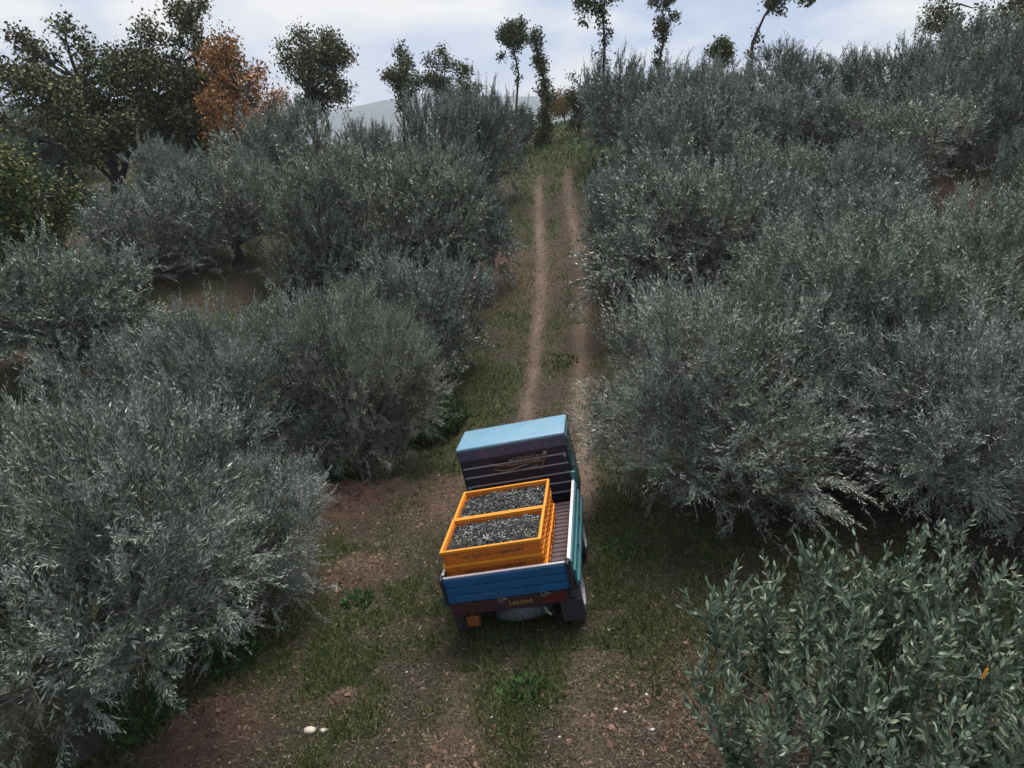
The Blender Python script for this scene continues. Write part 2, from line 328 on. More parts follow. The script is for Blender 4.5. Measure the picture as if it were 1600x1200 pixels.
def olive_variant(seed, nsh, nl, ll, lw, R=1.9, top=3.5, low=.75, nlobe=26, twigw=.003, lmul=1.0):
    rng = np.random.default_rng(seed)
    lob = [(0, 0, top-1.35, .85)]
    for k in range(nlobe):
        th = 2*math.pi*(k*.618+rng.random()*.25); rho = R*(.25+.62*rng.random()**.7); r = .26+.46*rng.random()**1.3
        z = low+.25+(top-low-.62)*rng.random()**.75*(1-.40*(rho/R)**2)
        lob.append((rho*math.cos(th), rho*math.sin(th), z, r))
    for k in range(7):   # low skirts
        th = 2*math.pi*(k/7+rng.random()*.12); rho = R*(.45+.3*rng.random()); lob.append((rho*math.cos(th), rho*math.sin(th), low+.25+.3*rng.random(), .45+.25*rng.random()))
    lob = np.array(lob); C_, r_ = lob[:, :3], lob[:, 3]
    # outer shoots
    m = nsh*6; k = rng.choice(len(lob), m, p=r_**2/np.sum(r_**2))
    nrm = unit(rng.normal(size=(m, 3))); P = C_[k]+nrm*r_[k][:, None]*(.70+.38*rng.random((m, 1)))
    d = np.linalg.norm(P[:, None]-C_[None], axis=2)/r_[None]; d[np.arange(m), k] = 9
    keep = (d.min(1) > .97) & (P[:, 2] > low-.25) & (rng.random(m) < np.where(nrm[:, 2] < -.3, .30, 1.)*np.where(P[:, 2] < low+.7, .6, 1.))
    # thin holes where boughs part
    hole = fbm(P[:, 0]*1.4+P[:, 2]*.9+seed, P[:, 1]*1.4-P[:, 2]*.7, seed, 3)
    keep &= hole > .40
    P, nrm = P[keep], nrm[keep]; n_o = int(nsh*.82)
    # boughlets: each carries a fan of shoots, so the surface reads as plumes with gaps between
    fan = 14; nb = min(n_o//fan, len(P)); P, nrm = P[:nb], nrm[:nb]
    hb = sst((P[:, 2]-low-.2)/(top-low-.9))[:, None]
    DB = unit(nrm*(.95-.40*hb)+np.array([0, 0, 1.])*(.02+.85*hb)+rng.normal(size=P.shape)*.30)
    LB = (.30+.34*rng.random((nb, 1)))*(1+.35*hb*(rng.random((nb, 1)) < .25))
    u = rng.random((nb, fan, 1))
    droop = np.where(hb < .35, -.20, .06)[:, None]*np.array([0, 0, 1.])
    P2 = (P-DB*.18)[:, None]+DB[:, None]*(LB[:, None]*u)+droop*LB[:, None]*u**2
    D = unit(np.repeat(DB[:, None], fan, 1)*.95+rng.normal(size=P2.shape)*.30+np.array([0, 0, .25])*hb[:, None]).reshape(-1, 3)
    P = P2.reshape(-1, 3); hi = np.repeat(hb, fan, 0); n_o = len(P)
    Ls = (.13+.16*rng.random(len(P)))*lmul*np.where(rng.random(len(P)) < .1, 1.6, 1.)
    bend = np.where(hi[:, 0] < .35, -.18, .12)+rng.normal(size=len(P))*.1
    q1, tip1 = shoots(rng, P, D, Ls, nl, ll, lw, bend)
    # inner shoots, leaves enlarged to block light inside the crown
    n_i = nsh-n_o; k = rng.choice(len(lob), n_i, p=r_**3/np.sum(r_**3)); Pi = C_[k]+unit(rng.normal(size=(n_i, 3)))*r_[k][:, None]*(.45+.4*rng.random((n_i, 1)))
    Di = unit((Pi-np.array([0, 0, low]))*.5+rng.normal(size=Pi.shape)*.5+np.array([0, 0, .5]))
    q2, tip2 = shoots(rng, Pi, Di, .30+.25*rng.random(n_i), nl, ll*1.5, lw*1.3, np.zeros(n_i))
    tw = np.concatenate([ribbon(P-D*.12, tip1, twigw, rng), ribbon(Pi-Di*.1, tip2, twigw, rng)])
    Q = np.concatenate([q1, q2, tw]); nq = len(Q); ntw = len(tw)
    crown = mesh_np('crown', Q.reshape(-1, 3), np.arange(nq*4).reshape(-1, 4), [OLIVE, TWIG], np.r_[np.zeros(nq-ntw), np.ones(ntw)])
    # trunk and boughs
    tb = MB(); rnd = random.Random(seed)
    pts = [(0, 0, -.3), (0, 0, 0), (.05*rnd.uniform(-1, 1), .05, .35), (.1*rnd.uniform(-1, 1), .1*rnd.uniform(-1, 1), .7), (0, 0, 1.0)]
    P3 = []; RR = []
    for k in range(15):
        u = k/14; i_ = min(int(u*4), 3); q_ = Vector(pts[i_]).lerp(Vector(pts[i_+1]), u*4-i_); P3.append(q_+Vector((.03*math.sin(k*1.3+seed), .03*math.cos(k*1.7+seed), 0))); RR.append(.20-.10*u**.6+.012*math.sin(k*2.1))
    tb.tube(P3, RR, 16)
    for k_, v_ in enumerate(tb.v):      # flutes and burrs of an old olive stem
        ring = min(k_//16, 14); c_ = P3[ring]; a_ = (k_ % 16)/16*2*math.pi; f_ = 1+.16*math.sin(3*a_+ring*.35+seed)+.10*math.sin(7*a_+ring*.9)+rnd.uniform(-.05, .05)
        tb.v[k_] = (c_.x+(v_[0]-c_.x)*f_, c_.y+(v_[1]-c_.y)*f_, v_[2])
    trunk = tb.mesh('trunk', BARK, True)
    bb = MB()
    for (x, y, z, r) in lob:
        s0 = Vector((0, 0, .75+.25*rnd.random())); e0 = Vector((x, y, z)); md = s0.lerp(e0, .5)+Vector((rnd.uniform(-.15, .15), rnd.uniform(-.15, .15), -.08))
        bb.tube([s0, md, e0], [.075, .045, .018], 6)
        for w_ in range(9):
            dr = Vector((rnd.gauss(0, 1), rnd.gauss(0, 1), rnd.gauss(.3, .8))).normalized(); st_ = md.lerp(e0, rnd.random()); en = e0+dr*r*.9
            bb.tube([st_, st_.lerp(en, .5)+Vector((0, 0, .05)), en], [.016, .010, .004], 4, cap=False)
            for v_ in range(3):
                e2 = en.lerp(st_, .4*rnd.random())+Vector((rnd.gauss(0, .2), rnd.gauss(0, .2), rnd.gauss(.05, .15))); bb.tube([st_.lerp(en, .3+.5*rnd.random()), e2], [.006, .003], 3, cap=False)
    boughs = bb.mesh('branches', TWIG)
    boughs.materials[0] = BOUGH
    return trunk, boughs, crown
BOUGH = paint('olive_bough', (.13,.12,.105), .9, .35, 8)

NEAR = [olive_variant(s, 10500, 15, .062, .092, low=lo, twigw=.002) for s, lo in ((101,.55), (202,.55), (303,1.3))]
MID = [olive_variant(s, 5200, 9, .083, .155, R=rr_, top=tt_, low=ll_, nlobe=18+3*k, twigw=.0035, lmul=1.0) for k, (s, rr_, tt_, ll_) in enumerate(((11, 1.9, 3.3, .75), (22, 1.75, 3.6, .9), (33, 2.0, 3.4, .7), (44, 1.8, 3.7, .8)))]

def olive(var, x, y, sx, sz, rz, label, sink=0.0):
    r = empty('olive_tree', (x, y, G_(x, y)-sink), label, 'olive tree', 'olive trees planted on the slope')
    el = 1+.14*math.sin(x*12.9+y*7.3); r.rotation_euler = (0, 0, math.radians(rz)); r.scale = (sx*el, sx/el, sz)
    link('trunk', var[0], r); link('branches', var[1], r); link('crown', var[2], r, kind='stuff')
    return r
# variant, X, Y, width scale, height scale, rotation, label
OL = [
 (NEAR[0], 2.92, 9.35, 1.07, .96, 20, "spreading grey-green olive whose leaves brush the truck's right side"),
 (NEAR[1], 6.3, 10.8, 1.34, 1.07, 150, "big silvery olive at the right, its pale shoots rising below the bare red soil"),
 (NEAR[0], 5.5, 7.8, .95, .78, 260, "dark leafy olive directly behind the broad-leaved sapling at the right edge"),
 (NEAR[2], -4.5, 5.55, 1.0, 1.05, 75, "closest olive, cut off by the left edge, its trunk beside the red soil heap"),
 (NEAR[1], -3.85, 7.7, .74, .68, 10, "olive with a thin airy crown reaching low towards the left side of the crates"),
 (NEAR[0], -4.95, 12.3, 1.02, 1.10, 200, "wide olive in the middle left, above the airy olive left of the crates"),
 (NEAR[1], -3.0, 12.6, .82, 1.04, 310, "rounded olive with its right side over the green grass beside the cab"),
 (MID[0], -7.4, 13.4, .78, .85, 40, "small pale olive left of the wide olive, next to a patch of dark soil"),
 (MID[1], -2.3, 17.0, .86, 1.02, 120, "thin pale olive with drooping right-hand twigs close to the left wheel rut"),
 (MID[2], -4.4, 16.4, .86, .95, 15, "dull olive standing behind the wide olive, left of the drooping one"),
 (MID[0], -9.9, 14.6, 1.05, .98, 90, "grey olive at the left edge under the yellow-green bush"),
 (MID[3], -10.6, 20.0, 1.0, .84, 210, "pale feathery olive below the oak trunks, left of two that touch"),
 (MID[1], -8.5, 21.6, .80, .92, 330, "olive with a dark right flank facing the patch of bright grass, below the rust-brown tree"),
 (MID[2], -3.9, 22.0, 1.42, 1.60, 60, "very big dense olive left of the upper track, dark underneath and silver on top"),
 (MID[0], -1.7, 22.4, .90, 1.45, 280, "olive leaning onto the left verge where the track narrows"),
 (MID[3], -5.9, 21.3, .85, 1.12, 170, "bushy olive on the left shoulder of the very big dense one"),
 (MID[2], -2.5, 29.2, 1.15, 1.48, 10, "pale domed olive on the crest under the pair of small skyline trees"),
 (MID[1], -1.3, 29.8, .88, 1.28, 100, "olive on the crest beneath the mop-headed slim tree"),
 (MID[3], -8.9, 28.0, 1.15, 1.25, 250, "dark green olive in front of the rust-brown tree"),
 (MID[0], -6.5, 33.0, .95, 1.10, 190, "far olive in the dip beneath the blue hills"),
 (MID[1], -14.0, 29.5, .8, .95, 30, "small misty grey olive seen between the oak trunks and the dark green olive"),
 (MID[0], 4.55, 19.4, 1.42, 1.36, 130, "dark tall olive crowding the right side of the track halfway up"),
 (MID[2], 8.0, 18.2, 1.12, 1.06, 20, "olive with light shoots in front of the darkest hollow on the right"),
 (MID[1], 3.7, 21.6, .82, 1.02, 220, "narrow olive hanging over the right wheel rut near the top of the track"),
 (MID[3], 5.6, 24.6, 1.25, 1.28, 300, "broad silvery olive above the dark tall one right of the track"),
 (MID[2], 4.9, 31.0, 1.2, 1.32, 80, "tall dark olive on the crest right of the gap where the track ends"),
 (MID[0], 8.2, 22.6, 1.15, 1.02, 160, "grey olive in the middle of the packed right-hand slope"),
 (MID[1], 8.3, 29.6, 1.15, 1.08, 350, "olive on the crest below the two slim trees cut by the top edge"),
 (MID[3], 12.4, 32.5, 1.35, 1.02, 45, "wide green olive on the crest below the curved bare tree"),
 (MID[0], 15.6, 30.5, 1.35, 1.20, 240, "blue-grey olive high on the right skyline"),
 (MID[2], 12.6, 24.6, 1.25, 1.08, 200, "dark-hearted olive on the right slope, below the blue-grey skyline one"),
 (MID[1], 18.2, 26.5, 1.25, 1.33, 110, "tall pale olive at the right edge near the top corner"),
 (MID[3], 14.9, 19.8, .78, 1.0, 15, "olive at the right edge beside the bare red soil"),
 (MID[0], 10.4, 21.3, .92, 1.05, 60, "olive with bright tips just left of the bare red soil"),
 (MID[1], 16.0, 26.4, .95, 1.10, 290, "shaded olive behind the bare red soil, left of the tall pale one"),
 (MID[2], 9.8, 26.6, 1.15, 1.05, 330, "smooth-topped olive between the silvery and the dark-hearted ones"),
 (MID[1], -21.5, 31.5, 1.2, 1.1, 140, "misty olive behind the yellow-green bush, left of the forked oak trunk"),
 (MID[3], -17.0, 40.5, 1.5, 1.2, 40, "faint grey olive seen through the gap right of the oak trunks"),
 (MID[2], -25.0, 40.0, 1.6, 1.3, 80, "farthest olive at the left edge, behind the forked oak"),
 (MID[3], 19.5, 31.5, 1.35, 1.2, 75, "olive on the skyline under the wispy leafless tree"),
]
for v in OL: olive(*v, sink=.35 if v[0] in MID else 0.)

# ------------------------------------------------------------------ trees of other kinds
def blob_leaves(rng, blobs, n, ll, lw, sub=.30):
    bl = np.array(blobs); vol = bl[:, 3]**2.3; k = rng.choice(len(bl), n//9, p=vol/vol.sum())
    cen = bl[k, :3]+unit(rng.normal(size=(len(k), 3)))*bl[k, 3:4]*(rng.random((len(k), 1))**.45)*np.array([1, 1, .85])
    P = np.repeat(cen, 9, 0)+rng.normal(size=(len(k)*9, 3))*sub*.42
    D = unit(rng.normal(size=P.shape)); L = ll*(.6+.7*rng.random(len(P)))
    return leaf_quads(P, D, L, L*lw, rng), cen
def woody(name, label, cat, x, y, trunk, rad, blobs, n, ll, leaf, bark=DARKBARK, seed=1, sub=.3, group=None, twigs=True, rz=0, extra=None, lw=.34):
    rng = np.random.default_rng(seed); rnd = random.Random(seed)
    r = empty(name, (x, y, G_(x, y)), label, cat, group)
    tb = MB(); tb.tube([(trunk[0][0], trunk[0][1], -.4)]+list(trunk), [rad*1.3]+[rad*(1-.78*k/(len(trunk)-1)) for k in range(len(trunk))], 8)
    if extra:
        for tr, rd in extra: tb.tube(tr, [rd*(1-.7*k/(len(tr)-1)) for k in range(len(tr))], 6)
    tb.build('trunk', bark, r, True)
    q, cen = blob_leaves(rng, blobs, n, ll, lw, sub)
    link('crown', mesh_np('crown', q.reshape(-1, 3), np.arange(len(q)*4).reshape(-1, 4), [leaf]), r, kind='stuff')
    if twigs:
        bb = MB(); tp = [Vector(p) for p in trunk]
        for (bx, by, bz, br) in blobs:
            e0 = Vector((bx, by, bz)); c0 = min(tp[1:], key=lambda p: (p-e0).length+max(0, p.z-e0.z)*2)
            md = c0.lerp(e0, .5)+Vector((rnd.gauss(0, .1), rnd.gauss(0, .1), -.12)); bb.tube([c0, md, e0], [rad*.42, rad*.26, rad*.1], 5)
            for w_ in range(7):
                dd = Vector((rnd.gauss(0, 1), rnd.gauss(0, 1), rnd.gauss(.25, .8))).normalized()*br*1.0
                bb.tube([md.lerp(e0, rnd.random()), e0+dd*.6, e0+dd*1.05], [rad*.12+.006, .010, .005], 3, cap=False)
        bb.build('branches', bark, r)
    return r
def crown_blobs(seed, cx, cz, rx, rz_, n, rmin, rmax):
    rnd = random.Random(seed); out = []
    for k in range(n):
        u = rnd.uniform(-1, 1); th = rnd.random()*2*math.pi; rr = rnd.random()**.4; s_ = math.sqrt(1-u*u)
        out.append((cx+rx*rr*s_*math.cos(th), rx*rr*s_*math.sin(th), cz+rz_*rr*u, rnd.uniform(rmin, rmax)))
    return out
OG = 'trees along the left skyline'
woody('oak_tree', "spreading dark oak at far left with a forked blackish trunk", 'oak tree', -18.6, 33.5, [(0,0,0),(.2,0,1.2),(.0,0,2.4),(-.4,0,3.8),(-.6,0,5.2)], .26,
      crown_blobs(5, -.9, 4.3, 4.1, 3.0, 60, .35, .85), 24000, .16, OAK, seed=5, sub=.5, group=OG, extra=[([(.2,0,.6),(.9,0,2.0),(1.5,0,3.8),(2.0,0,5.)], .15), ([(0,0,1.),(-1.,0,2.2),(-2.,0,3.6)], .1)])
woody('oak_tree', "dark oak between the forked oak and the tall oak, trunks close together", 'oak tree', -17.0, 35, [(0,0,0),(.1,0,1.4),(-.1,0,2.8),(.2,0,4.2),(.1,0,5.6)], .24,
      crown_blobs(6, .2, 4.2, 2.5, 3.0, 40, .35, .8), 18000, .16, OAK, seed=6, sub=.5, group=OG, extra=[([(.3,0,0),(.5,0,1.8),(.9,0,3.6)], .14)])
woody('oak_tree', "tallest oak, reaching the top edge just left of the rust-brown tree", 'oak tree', -15.1, 36, [(0,0,0),(.1,0,2),(.3,0,4),(.1,0,6),(.3,0,7.4)], .22,
      crown_blobs(7, .1, 5.0, 2.2, 3.6, 44, .3, .75), 17000, .16, OAK, seed=7, sub=.45, group=OG)
woody('autumn_tree', "rust-brown autumn tree among green ones on the left skyline", 'tree', -12.4, 33.8, [(0,0,0),(0,0,1.5),(.1,0,3),(.1,0,4.6)], .15,
      crown_blobs(8, .1, 3.6, 2.3, 3.1, 46, .3, .65), 18000, .13, RUST, seed=8, sub=.5, group=OG)
woody('oak_tree', "round-headed oak standing apart right of the rust-brown tree", 'oak tree', -11.3, 42, [(0,0,0),(.1,0,2),(-.1,0,4),(.1,0,6)], .22,
      crown_blobs(9, .2, 5.6, 2.2, 2.7, 40, .3, .7), 13000, .15, OAK, seed=9, sub=.45, group=OG)
woody('oak_tree', "small broad oak on the skyline, left one of a pair above the domed olive", 'oak tree', -6.6, 45, [(0,0,0),(0,0,1.8),(.1,0,3.4),(0,0,4.8)], .14,
      crown_blobs(10, -.1, 4.7, 1.3, 1.6, 18, .28, .5), 4200, .15, OAK, seed=10, sub=.4, group=OG)
woody('oak_tree', "small sparse oak with sky showing through, right one of a pair above the domed olive", 'oak tree', -4.2, 46, [(0,0,0),(.1,0,1.8),(-.1,0,3.6),(.2,0,5.4)], .13,
      crown_blobs(12, .1, 4.9, 1.25, 1.8, 18, .25, .45), 3600, .15, OAK, seed=12, sub=.4, group=OG)
woody('leafy_bush', "yellow-green bush at the left edge below the oaks", 'bush', -12.6, 18.6, [(0,0,0),(0,0,1.),(.1,0,2.),(.2,0,3.)], .10,
      crown_blobs(13, -.2, 2.4, 1.6, 1.9, 30, .35, .65), 16000, .10, BUSH, seed=13, sub=.45)
woody('leafy_bush', "pointed green bush top poking above the pale domed olive", 'bush', -2.4, 42, [(0,0,0),(0,0,2.),(.1,0,3.),(0,0,4.)], .08, crown_blobs(14, 0, 3.5, .8, 1.2, 9, .3, .5), 2500, .15, BUSH, seed=14)
LG = 'slim lopped trees on the crest'
def stemblobs(path, a_, b_, r0, r1, n, seed):
    rnd = random.Random(seed); out = []
    for k in range(n):
        u = a_+(b_-a_)*(k+.5)/n; s_ = u*(len(path)-1); i_ = min(int(s_), len(path)-2); p = Vector(path[i_]).lerp(Vector(path[i_+1]), s_-i_)
        out.append((p.x+rnd.uniform(-.15, .15), p.y+rnd.uniform(-.15, .15), p.z, rnd.uniform(r0, r1)))
    return out
p = [(0,0,0),(.1,0,1.6),(.15,0,3),(.25,0,4.3),(-.05,0,5.6),(-.2,0,6.6)]
woody('slim_tree', "slim tree with a mop-shaped head left of the track's end", 'tree', .15, 46, p, .10, [(-.2,0,6.5,.75),(.25,.1,6.9,.5),(-.6,0,6.3,.5),(.05,0,5.9,.55),(-.75,0,5.2,.28),(.6,0,6.2,.3)]+stemblobs(p, .5, .78, .10, .2, 6, 3), 4200, .14, OAK, seed=21, sub=.25, group=LG, twigs=False)
p = [(0,0,0),(.1,0,1.2),(.25,0,2.4),(.0,0,3.6),(-.35,0,4.8),(-.6,0,5.8)]
woody('ivy_clad_tree', "leaning ivy-covered tree on the left of the gap where the track ends", 'tree', 1.75, 42, p, .12, stemblobs(p, .0, .35, .45, .6, 5, 4)+stemblobs(p, .35, 1, .25, .45, 12, 5)+[(-.1,0,4.4,.4),(-.55,0,5.6,.45)], 5600, .14, OAK, seed=22, sub=.25, group=LG, twigs=False)
p = [(0,0,0),(-.05,0,1.5),(.1,0,3),(.1,0,4.5),(-.1,0,6),(-.6,0,7.2)]
woody('slim_tree', "slim tree with lopsided head cut by the top edge, above the tall dark olive", 'tree', 4.25, 36, p, .11, stemblobs(p, .45, .8, .16, .3, 6, 6)+[(-.9,0,6.2,.55),(-.4,0,6.8,.6),(-.3,0,5.9,.4),(.3,0,6.6,.5),(-.9,0,5.3,.25),(.2,0,7.4,.6)], 3800, .14, OAK, seed=23, sub=.25, group=LG, twigs=False)
p = [(0,0,0),(.0,0,1.5),(-.1,0,3),(.05,0,4.2),(-.1,0,5.4),(.1,0,6.6)]
woody('slim_tree', "twisted thin tree with leaf tufts up its stem, right of the lopsided one", 'tree', 7.85, 40, p, .09, stemblobs(p, .35, 1, .18, .42, 12, 7)+[(-.6,0,5.9,.35),(.5,0,5.2,.3),(.4,0,6.2,.35)], 2800, .13, OAK, seed=24, sub=.22, group=LG, twigs=False)
p = [(0,0,0),(-.05,0,1.2),(.1,0,2.4),(.0,0,3.4),(.45,0,4.6),(1.1,0,5.6),(2.2,0,6.0)]
woody('slim_tree', "curved thin tree bending right, its head cut off by the top edge", 'tree', 11.9, 38, p, .12, stemblobs(p, .4, .6, .12, .22, 4, 8)+[(.9,0,5.2,.5),(.9,0,5.9,.55),(1.6,0,5.7,.4),(2.4,0,5.4,.45),(2.7,0,5.8,.35),(1.3,0,4.8,.2)], 3300, .14, OAK, seed=25, sub=.25, group=LG, twigs=False)
woody('leafy_bush', "low round bush on the skyline between the twisted and the curved thin trees", 'bush', 11.3, 42, [(0,0,0),(0,0,1.6),(0,0,2.6),(0,0,3.4)], .08, crown_blobs(15, 0, 2.9, .65, .9, 9, .3, .5), 2600, .14, BUSH, seed=15)
woody('wispy_tree', "wispy half-bare tree behind the right skyline near the top corner", 'tree', 24.0, 42, [(0,0,0),(.1,0,2),(0,0,3.4),(.1,0,4.8)], .12, crown_blobs(16, 0, 4.2, 1.7, 1.2, 16, .3, .5), 1900, .16, OAK, seed=16, sub=.5, group='trees at the top right corner')
woody('oak_tree', "dark oak in the very top right corner", 'oak tree', 25.6, 38, [(0,0,0),(.1,0,2),(0,0,3.4),(.1,0,4.8)], .16, crown_blobs(17, 0, 4.0, 1.5, 1.7, 16, .5, .8), 6500, .18, OAK, seed=17, sub=.4, group='trees at the top right corner')
woody('leafy_bush', "thin grey-leaved bush at the right of the gap where the track ends", 'bush', 4.0, 44.5, [(0,0,0),(.1,0,1.6),(0,0,2.8),(.1,0,3.8)], .07, crown_blobs(18, .1, 1.9, .9, 1.9, 20, .3, .5), 4200, .13, OAK, seed=18)
woody('leafy_bush', "dark bush closing the left side of the gap at the top of the track", 'bush', .35, 38.5, [(0,0,0),(0,0,1.),(0,0,1.8),(0,0,2.4)], .08, crown_blobs(19, 0, 1.4, .7, 1.0, 12, .4, .6), 4500, .14, OAK, seed=19)
woody('yellow_bush', "small yellowing bush far beyond the gap in the trees", 'bush', 4.4, 62, [(0,0,0),(0,0,.8),(0,0,1.4),(0,0,2.)], .06, crown_blobs(20, 0, 1.4, 1.3, .9, 12, .4, .7), 3500, .15, leafmat('yellow_leaf', [(0, (.12,.09,.02)), (1, (.28,.17,.04))], rough=.7), seed=20)

# ------------------------------------------------------------------ foreground sapling with broad leaves
def sapling():
    rng = np.random.default_rng(77); rnd = random.Random(77)
    bx, by = 2.75, 3.95; bz = G_(bx, by)
    r = empty('olive_sapling', (bx, by, bz), "nearest young olive with broad grey-green leaves in the bottom right corner", 'olive tree')
    tb = MB(); tb.tube([(0,0,-.2),(0,0,0),(.03,0,.4),(0,.03,.8)], [.06,.05,.042,.035], 8); tb.build('trunk', TWIG, r, True)
    tips = []; bb = MB()
    for k in range(92):     # leading boughs
        th = 2*math.pi*(k*.618); ro = .12+1.12*rnd.random()**.62
        ex, ey = ro*math.cos(th)*1.15, ro*math.sin(th)*.95
        ez = .90+.80*rnd.random()-.25*ro*ro*.6+.38*max(0, ex)
        s0 = Vector((ex*.18, ey*.18, .15+.35*rnd.random())); e0 = Vector((ex, ey, ez)); md = s0.lerp(e0, .55)+Vector((ex*.22, ey*.22, -.22))
        bb.tube([Vector((0, 0, .05)), s0, md, e0], [.018, .013, .008, .004], 5); tips.append((md, e0))
    bb.build('branches', TWIG, r)
    B = []; D = []
    for md, e0 in tips:
        d0 = (e0-md).normalized()
        for q_ in range(18):
            u = rnd.random(); p_ = md.lerp(e0, u); dd = (d0*.6+Vector((rnd.gauss(0, .6), rnd.gauss(0, .6), .50+rnd.gauss(0, .4)))).normalized(); B.append(p_); D.append(dd)
    B = np.array([tuple(v) for v in B]); D = np.array([tuple(v) for v in D]); n = len(B)
    Ls = .16+.20*rng.random(n); nl = 12; tt = (np.arange(nl)+.6)/nl
    pos = B[:, None]+D[:, None]*(Ls[:, None, None]*tt[None, :, None])+np.array([0, 0, .15])*Ls[:, None, None]*(tt**2)[None, :, None]
    tan = unit(np.repeat(D[:, None], nl, 1)+np.array([0, 0, .3])*tt[None, :, None])
    a_ = unit(np.cross(tan, rng.normal(size=(n, 1, 3)))); b_ = np.cross(tan, a_)
    ph = (np.arange(nl)*math.pi/2*1.04+np.where(np.arange(nl) % 2, math.pi/2, 0))[None, :, None]+rng.normal(size=(n, nl, 1))*.3
    A = np.radians(44*(1-.5*tt[None, :, None])+rng.normal(size=(n, nl, 1))*8)
    ld = unit(tan*np.cos(A)+(a_*np.cos(ph)+b_*np.sin(ph))*np.sin(A)).reshape(-1, 3); P = pos.reshape(-1, 3)
    Ln = .076*(.7+.55*rng.random(len(P)))*np.tile(1-.35*tt**3, n)
    nr = rng.normal(size=P.shape)*.8+np.array([0, 0, .9]); side = unit(np.cross(ld, nr)); nrm = np.cross(side, ld)
    # canonical leaf: length along y, folded along the midrib
    ys = [0, .18, .5, .8, 1.0]; ws = [.0, .11, .18, .12, 0.0]
    lv = [(0, 0, 0)]
    for y_, w_ in zip(ys[1:4], ws[1:4]): lv += [(-w_, y_, w_*.35), (0, y_, -.01), (w_, y_, w_*.35)]
    lv += [(0, 1, .03)]
    lf = [(0, 2, 1), (0, 3, 2), (1, 2, 5, 4), (2, 3, 6, 5), (4, 5, 8, 7), (5, 6, 9, 8), (7, 8, 10), (8, 9, 10)]
    leaf_me = bpy.data.meshes.new('leaf'); leaf_me.from_pydata(lv, [], lf); leaf_me.materials.append(OLIVE_B)
    leaf_me.polygons.foreach_set('use_smooth', [True]*len(lf))
    world = P+np.array([bx, by, bz]); dist = np.linalg.norm(world-np.array([0, 0, 6.]), axis=1)
    order = np.argsort(dist+rng.random(len(dist))*.5); own = set(order[:300].tolist())
    for k in own:
        m4 = Matrix(((side[k][0], ld[k][0], nrm[k][0], P[k][0]), (side[k][1], ld[k][1], nrm[k][1], P[k][1]), (side[k][2], ld[k][2], nrm[k][2], P[k][2]), (0, 0, 0, 1))) @ Matrix.Scale(float(Ln[k]), 4)
        o = link('leaf', leaf_me, r); o.matrix_local = m4
    rest = np.array([k for k in range(len(P)) if k not in own]); c_ = np.array(lv)
    VV = P[rest][:, None]+Ln[rest][:, None, None]*(side[rest][:, None]*c_[None, :, 0:1]+ld[rest][:, None]*c_[None, :, 1:2]+nrm[rest][:, None]*c_[None, :, 2:3])
    tris = []
    for f in lf: tris += [f] if len(f) == 3 else [(f[0], f[1], f[2]), (f[0], f[2], f[3])]
    F = (np.arange(len(rest))*len(lv))[:, None, None]+np.array(tris)[None]
    link('leaves', mesh_np('leaves', VV.reshape(-1, 3), F.reshape(-1, 3), [OLIVE_B], smooth=True), r, kind='stuff')
    tb = MB()
    for k in range(n):
        p0 = Vector(B[k]); d = Vector(D[k]); tb.tube([p0, p0+d*Ls[k]*.5+Vector((0, 0, .04*Ls[k])), p0+d*Ls[k]+Vector((0, 0, .15*Ls[k]))], [.0035, .0025, .0015], 3, cap=False)
    tb.build('twigs', TWIG, r, kind='stuff')
    return r
sapling()

# ------------------------------------------------------------------ ground cover
def polar(rng, n, r0, r1, a0=-44, a1=44):
    r = r0*np.exp(rng.random(n)*math.log(r1/r0)); th = np.radians(a0+(a1-a0)*rng.random(n)); return r*np.sin(th), r*np.cos(th), r
def grass():
    rng = np.random.default_rng(5); x, y, r = polar(rng, 640000, 3.4, 62)
    g, rut, red, lit = masks(x, y); keep = rng.random(len(x)) < (g*1.0+.16)*(1-.9*rut)*(1-.6*red)
    keep &= ~((np.abs(x-.25) < .75) & (np.abs(y-8.2) < 1.2))
    x, y, r, g = x[keep], y[keep], r[keep], g[keep]; n = len(x)
    z = height(x, y)+relief(x, y); P = np.stack([x, y, z-.01], -1)
    d = unit(np.stack([rng.normal(size=n)*.6, rng.normal(size=n)*.6, np.ones(n)*.9], -1))
    L = (.035+.06*rng.random(n))*(.6+.8*g)*(1+r/30); w = .0028*(1+r/9)
    s_ = unit(np.cross(d, rng.normal(size=(n, 3))))*w[:, None]
    T = np.stack([P-s_, P+s_, P+d*L[:, None]], 1)
    link('grass', mesh_np('grass', T.reshape(-1, 3), np.arange(n*3).reshape(-1, 3), [GRASS]), kind='stuff', label='short thin grass growing in patches between the olives and the wheel ruts')
    x, y, r = polar(rng, 430000, 3.4, 55); g, rut, red, lit = masks(x, y)
    keep = rng.random(len(x)) < (.42+.5*lit+.25*red)*(1-.35*rut)*(1-.35*g)
    x, y, r = x[keep], y[keep], r[keep]; n = len(x); z = height(x, y)+relief(x, y)
    P = np.stack([x, y, z+.004+.012*rng.random(n)], -1)
    d = unit(np.stack([rng.normal(size=n), rng.normal(size=n), rng.normal(size=n)*.35+.15], -1))
    L = (.016+.060*rng.random(n)**2)*(1+r/22); q = leaf_quads(P, d, L, np.minimum(L*.08, .0026)*(1+r/10), rng, .8)
    link('litter', mesh_np('litter', q.reshape(-1, 3), np.arange(n*4).reshape(-1, 4), [STRAW]), kind='stuff', label='dry straw and fallen olive leaves lying over the brown soil')
grass()
